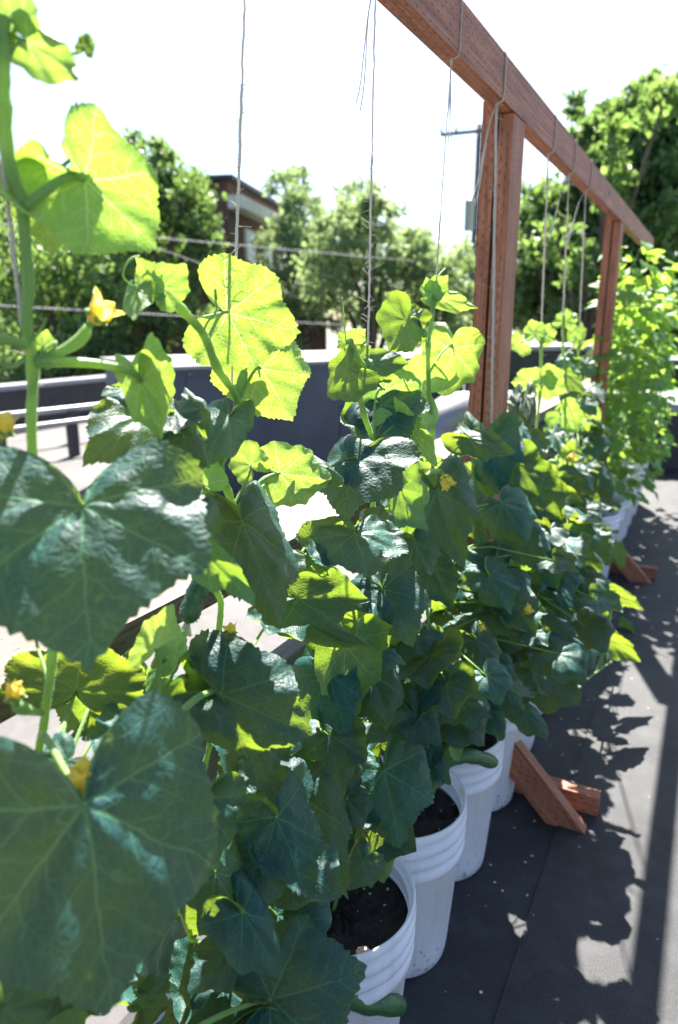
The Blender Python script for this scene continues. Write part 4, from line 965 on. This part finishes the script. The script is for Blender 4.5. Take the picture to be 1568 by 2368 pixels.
# ------------------------------------------------------------------ beyond the roof
GZ = -5.0
def tree(px, py, d, crowns, mat, label, trunk=.22, seed=1, leaf_s=.16, n=2600, name='tree', fam='trees beyond the roof'):
    """crowns: list of (px, py, radius px, density) seen at distance d; each is a clumped, uneven mass of leaf faces"""
    r = random.Random(seed); c0 = at_d(px, py, d); base_ = Vector((c0.x, c0.y, GZ))
    t = empty(name, base_, label, 'tree', fam); m = MB(); V = []; Fc = []
    m.tube([base_, base_ + Vector((.1, 0, (c0.z - GZ) * .4)), base_ + Vector((-.05, .1, (c0.z - GZ) * .75)), c0], [trunk, trunk * .8, trunk * .6, trunk * .3], 9)
    for (x, y, rp, dens) in crowns:
        dd = d + r.uniform(-.06, .06) * d; c = at_d(x, y, dd); rad = rp * dd / 1660
        m.tube([base_ + Vector((0, 0, (c0.z - GZ) * r.uniform(.45, .75))), (base_ + Vector((0, 0, (c0.z - GZ) * .8)) + c) / 2, c, c + Vector((r.uniform(-.4, .4), r.uniform(-.4, .4), .7)) * rad], [trunk * .4, trunk * .28, trunk * .18, trunk * .05], 6)
        nc = max(7, int(26 * dens)); N = int(n * dens * (rp / 150) ** 1.3)
        cl = []
        for _ in range(nc):
            dv = Vector((r.gauss(0, 1), r.gauss(0, 1), r.gauss(0, 1))).normalized(); q = r.uniform(.45, 1.0) ; cl.append((c + Vector((dv.x, dv.y, dv.z * .9)) * rad * q, rad * r.uniform(.16, .38)))
        for _ in range(N):
            cc, cr = cl[r.randrange(nc)]; dv = Vector((r.gauss(0, 1), r.gauss(0, 1), r.gauss(0, .75))); P = cc + dv * cr * .55
            a = Vector((r.gauss(0, 1), r.gauss(0, 1), r.gauss(0, .6))).normalized(); b_ = a.orthogonal().normalized(); b_.rotate(Matrix.Rotation(r.random() * 6.283, 3, a)); e = a.cross(b_)
            s = leaf_s * r.uniform(.6, 1.3); k = len(V)
            V.extend([tuple(P), tuple(P + b_ * s * .5 + e * s * .32), tuple(P + b_ * s * 1.1 + a * s * .15), tuple(P + b_ * s * .5 - e * s * .32)]); Fc.append((k, k + 1, k + 2, k + 3))
    m.build('trunk', M['bark'], t)
    me = bpy.data.meshes.new('crown'); me.from_pydata(V, [], Fc); link('crown', me, M[mat], t, False)
tree(330, 620, 20, [(365, 420, 75, 1), (300, 470, 110, 1), (420, 480, 85, 1.2), (300, 610, 140, 1), (400, 620, 90, 1), (330, 740, 140, 1), (372, 345, 30, .7), (310, 325, 22, .6), (470, 500, 50, 1), (440, 430, 45, .9), (480, 570, 50, .8)], 'crown_dark', 'dark round-topped tree left of the brick building', .3, 1, .15)
tree(120, 700, 18, [(70, 600, 120, 1), (190, 590, 100, 1), (120, 720, 150, 1), (240, 700, 90, .8), (20, 720, 100, 1), (200, 790, 100, .8)], 'crown_mid', 'leafy green tree at the left, behind the power lines', .2, 2, .15)
tree(-40, 560, 30, [(0, 480, 110, 1), (60, 440, 70, .8), (-80, 560, 160, 1), (30, 600, 110, 1)], 'crown_dark', 'dim tree behind the leafy green one at the left edge', .3, 3, .22)
tree(680, 640, 24, [(660, 440, 45, .5), (700, 420, 40, .4), (700, 500, 70, .8), (650, 580, 90, .9), (740, 560, 70, .8), (690, 660, 110, 1), (640, 730, 110, 1)], 'crown_pale', 'airy pale tree overlapping the brick building on its right', .2, 4, .15, 4200)
tree(860, 640, 21, [(830, 470, 60, .8), (870, 500, 60, .8), (800, 580, 90, 1), (900, 580, 90, 1), (980, 610, 80, 1), (860, 670, 120, 1), (760, 680, 110, 1), (960, 700, 110, 1), (1050, 650, 80, 1), (1060, 740, 100, 1)], 'crown_pale', 'broad pale bushy tree in the middle behind the roof', .25, 5, .15, 4200)
tree(1075, 600, 38, [(1075, 565, 26, .8), (1110, 585, 30, .8), (1040, 600, 40, .9), (1090, 650, 60, 1)], 'crown_mid', 'small distant tree at the foot of the utility pole', .2, 6, .22)
tree(1480, 520, 13, [(1400, 330, 75, .8), (1470, 270, 70, .8), (1540, 300, 95, 1), (1360, 420, 90, .9), (1450, 420, 120, 1.1), (1560, 430, 130, 1.1), (1300, 500, 60, .6), (1290, 590, 90, .9), (1400, 560, 130, 1.1), (1530, 580, 140, 1.1), (1290, 700, 90, 1), (1400, 700, 120, 1), (1520, 720, 130, 1), (1330, 250, 28, .4), (1500, 200, 30, .5), (1620, 350, 110, 1), (1260, 640, 60, .7), (1240, 720, 60, .8), (1255, 490, 55, .8), (1235, 600, 80, 1), (1225, 690, 80, 1)], 'crown_dark', 'tall dense tree filling the right side behind the trellis', .3, 7, .125, 4600)
tree(1380, 560, 11.5, [(1400, 440, 60, .35), (1430, 560, 70, .4), (1290, 560, 60, .35), (1480, 620, 60, .4), (1350, 640, 70, .4), (1540, 480, 70, .4), (1420, 330, 50, .3), (1530, 250, 50, .35)], 'crown_mid', 'lighter sprays of a second tree mingling with the tall dense one', .12, 8, .12, 3000)
tree(250, 800, 17, [(180, 800, 70, .8), (60, 830, 90, .9), (270, 790, 40, .6)], 'crown_dark', 'low shrubby tree just over the left parapet', .1, 9, .13)
# brick building
def seg(name, p, q, z0, z1, depth, mat, parent): return quad_box(name, p, q, depth, z0, z1, M[mat], parent)
D0 = 23.0
e0 = at_d(440, 424, D0 + 3); e1 = at_d(540, 416, D0); e2 = at_d(640, 446, D0 + 4.5)
t = empty('brick_building', (e1.x, e1.y, GZ), 'dark brick building with pale cornice showing between the trees', 'building')
zt = e1.z
foot = [Vector((e1.x, e1.y, 0)), Vector((e2.x, e2.y, 0))]; dirw = (foot[1] - foot[0]).normalized(); nb = Vector((dirw.y, -dirw.x, 0)); ln = 9.0
f0 = foot[0] - dirw * .6; f1 = foot[0] + dirw * ln
seg('wall', f0, f1, GZ, zt - .12, 8, 'brick', t); seg('roof', f0 + nb * .25 - dirw * .25, f1 + nb * .25, zt - .117, zt, 8.4, 'black_wall', t)
zc = at_d(570, 478, D0 + .6).z
seg('cornice', f0 + nb * .45, f1 + nb * .45, zc - .22, zc + .14, .448, 'stone', t)
for k in range(5):
    a = f0 + dirw * (1.4 + k * 1.9); wz = zc - 2.2
    fr = seg('window', a + nb * .06, a + dirw * 1.0 + nb * .06, wz, wz + 1.6, .058, 'stone', t); pn = seg('pane', a + dirw * .1 + nb * .075, a + dirw * .9 + nb * .075, wz + .1, wz + 1.5, .013, 'glass', None); pn.parent = fr
# low brick garage between the trees
g0 = at_d(250, 735, 23); g1 = at_d(520, 745, 23)
t = empty('brick_garage', (g0.x, g0.y, GZ), 'low dark brick garage seen between the vines over the parapet', 'building')
seg('wall', g0, Vector(g1) + Vector((3, 1.2, 0)), GZ, g0.z - .1, 5, 'brick', t); seg('roof', Vector(g0) + Vector((-.2, -.2, 0)), Vector(g1) + Vector((3.2, 1.0, 0)), g0.z - .097, g0.z + .03, 5.4, 'black_wall', t)
# utility pole
pp = at_d(1096, 560, 30); pt = at_d(1102, 288, 30); t = empty('utility_pole', (pp.x, pp.y, GZ), 'grey wooden utility pole with crossarm and transformer against white sky', 'utility pole')
m = MB(); m.tube([Vector((pp.x, pp.y, GZ)), Vector((pp.x, pp.y, pt.z))], [.15, .11], 14); m.build('pole', M['pole'], t)
a, c = at_d(1018, 312, 29.8), at_d(1140, 300, 29.8); m = MB(); m.box((a + c) / 2, c - a, Vector((-(c - a).y, (c - a).x, 0)), (0, 0, 1), (c - a).length, .1, .12); m.build('crossarm', M['pole'], t, False)
m = MB()
for f in (.02, .3, .75, .98):
    q = a + (c - a) * f; m.lathe([(.0, .06), (.05, .06), (.06, .12), (.035, .16), (.055, .2), (.03, .26), (0, .28)], 10, tuple(q))
m.build('insulator', M['insul'], t)
q = at_d(1085, 500, 29.7); hh = 30 * 29.7 / 1660; m = MB(); m.lathe([(0, -hh), (.17, -hh), (.19, -hh + .03), (.19, hh - .06), (.21, hh - .05), (.21, hh), (.12, hh + .07), (0, hh + .08)], 20, tuple(q)); tr_ = m.build('transformer', M['insul'], t)
m = MB(); m.lathe([(0, 0), (.035, 0), (.05, .08), (.03, .12), (.045, .18), (0, .22)], 8, (q.x - .08, q.y, q.z + hh + .02)); m.build('bushing', M['insul'], None).parent = tr_
# overhead cables
def cable(p, q, r, lab, sag=.0, twist=False):
    m = MB(); pts = [p + (q - p) * s - Vector((0, 0, sag * 4 * s * (1 - s))) for s in np.linspace(0, 1, 40)]
    m.tube(pts, r, 8)
    if twist:
        dv = (q - p).normalized(); a = dv.orthogonal().normalized(); b_ = dv.cross(a); n = 700
        m.tube([p + (q - p) * (i / n) - Vector((0, 0, sag * 4 * (i / n) * (1 - i / n))) + (a * math.cos(i * .9) + b_ * math.sin(i * .9)) * r * 1.3 for i in range(n + 1)], r * .6, 5)
    tag(m.build('overhead_cable', M['cable'], None), lab, 'cable', 'overhead cables past the left trees')
cable(at_d(-300, 490, 13), at_d(960, 604, 19), .009, 'twisted overhead cable crossing in front of the brick building', .0, True)
cable(at_d(60, 470, 13), at_d(700, 690, 20), .009, 'slanting overhead cable running down to the right past the brick building')
cable(at_d(-300, 690, 12), at_d(800, 752, 17), .009, 'lowest thick overhead cable crossing the left trees', 0, True)
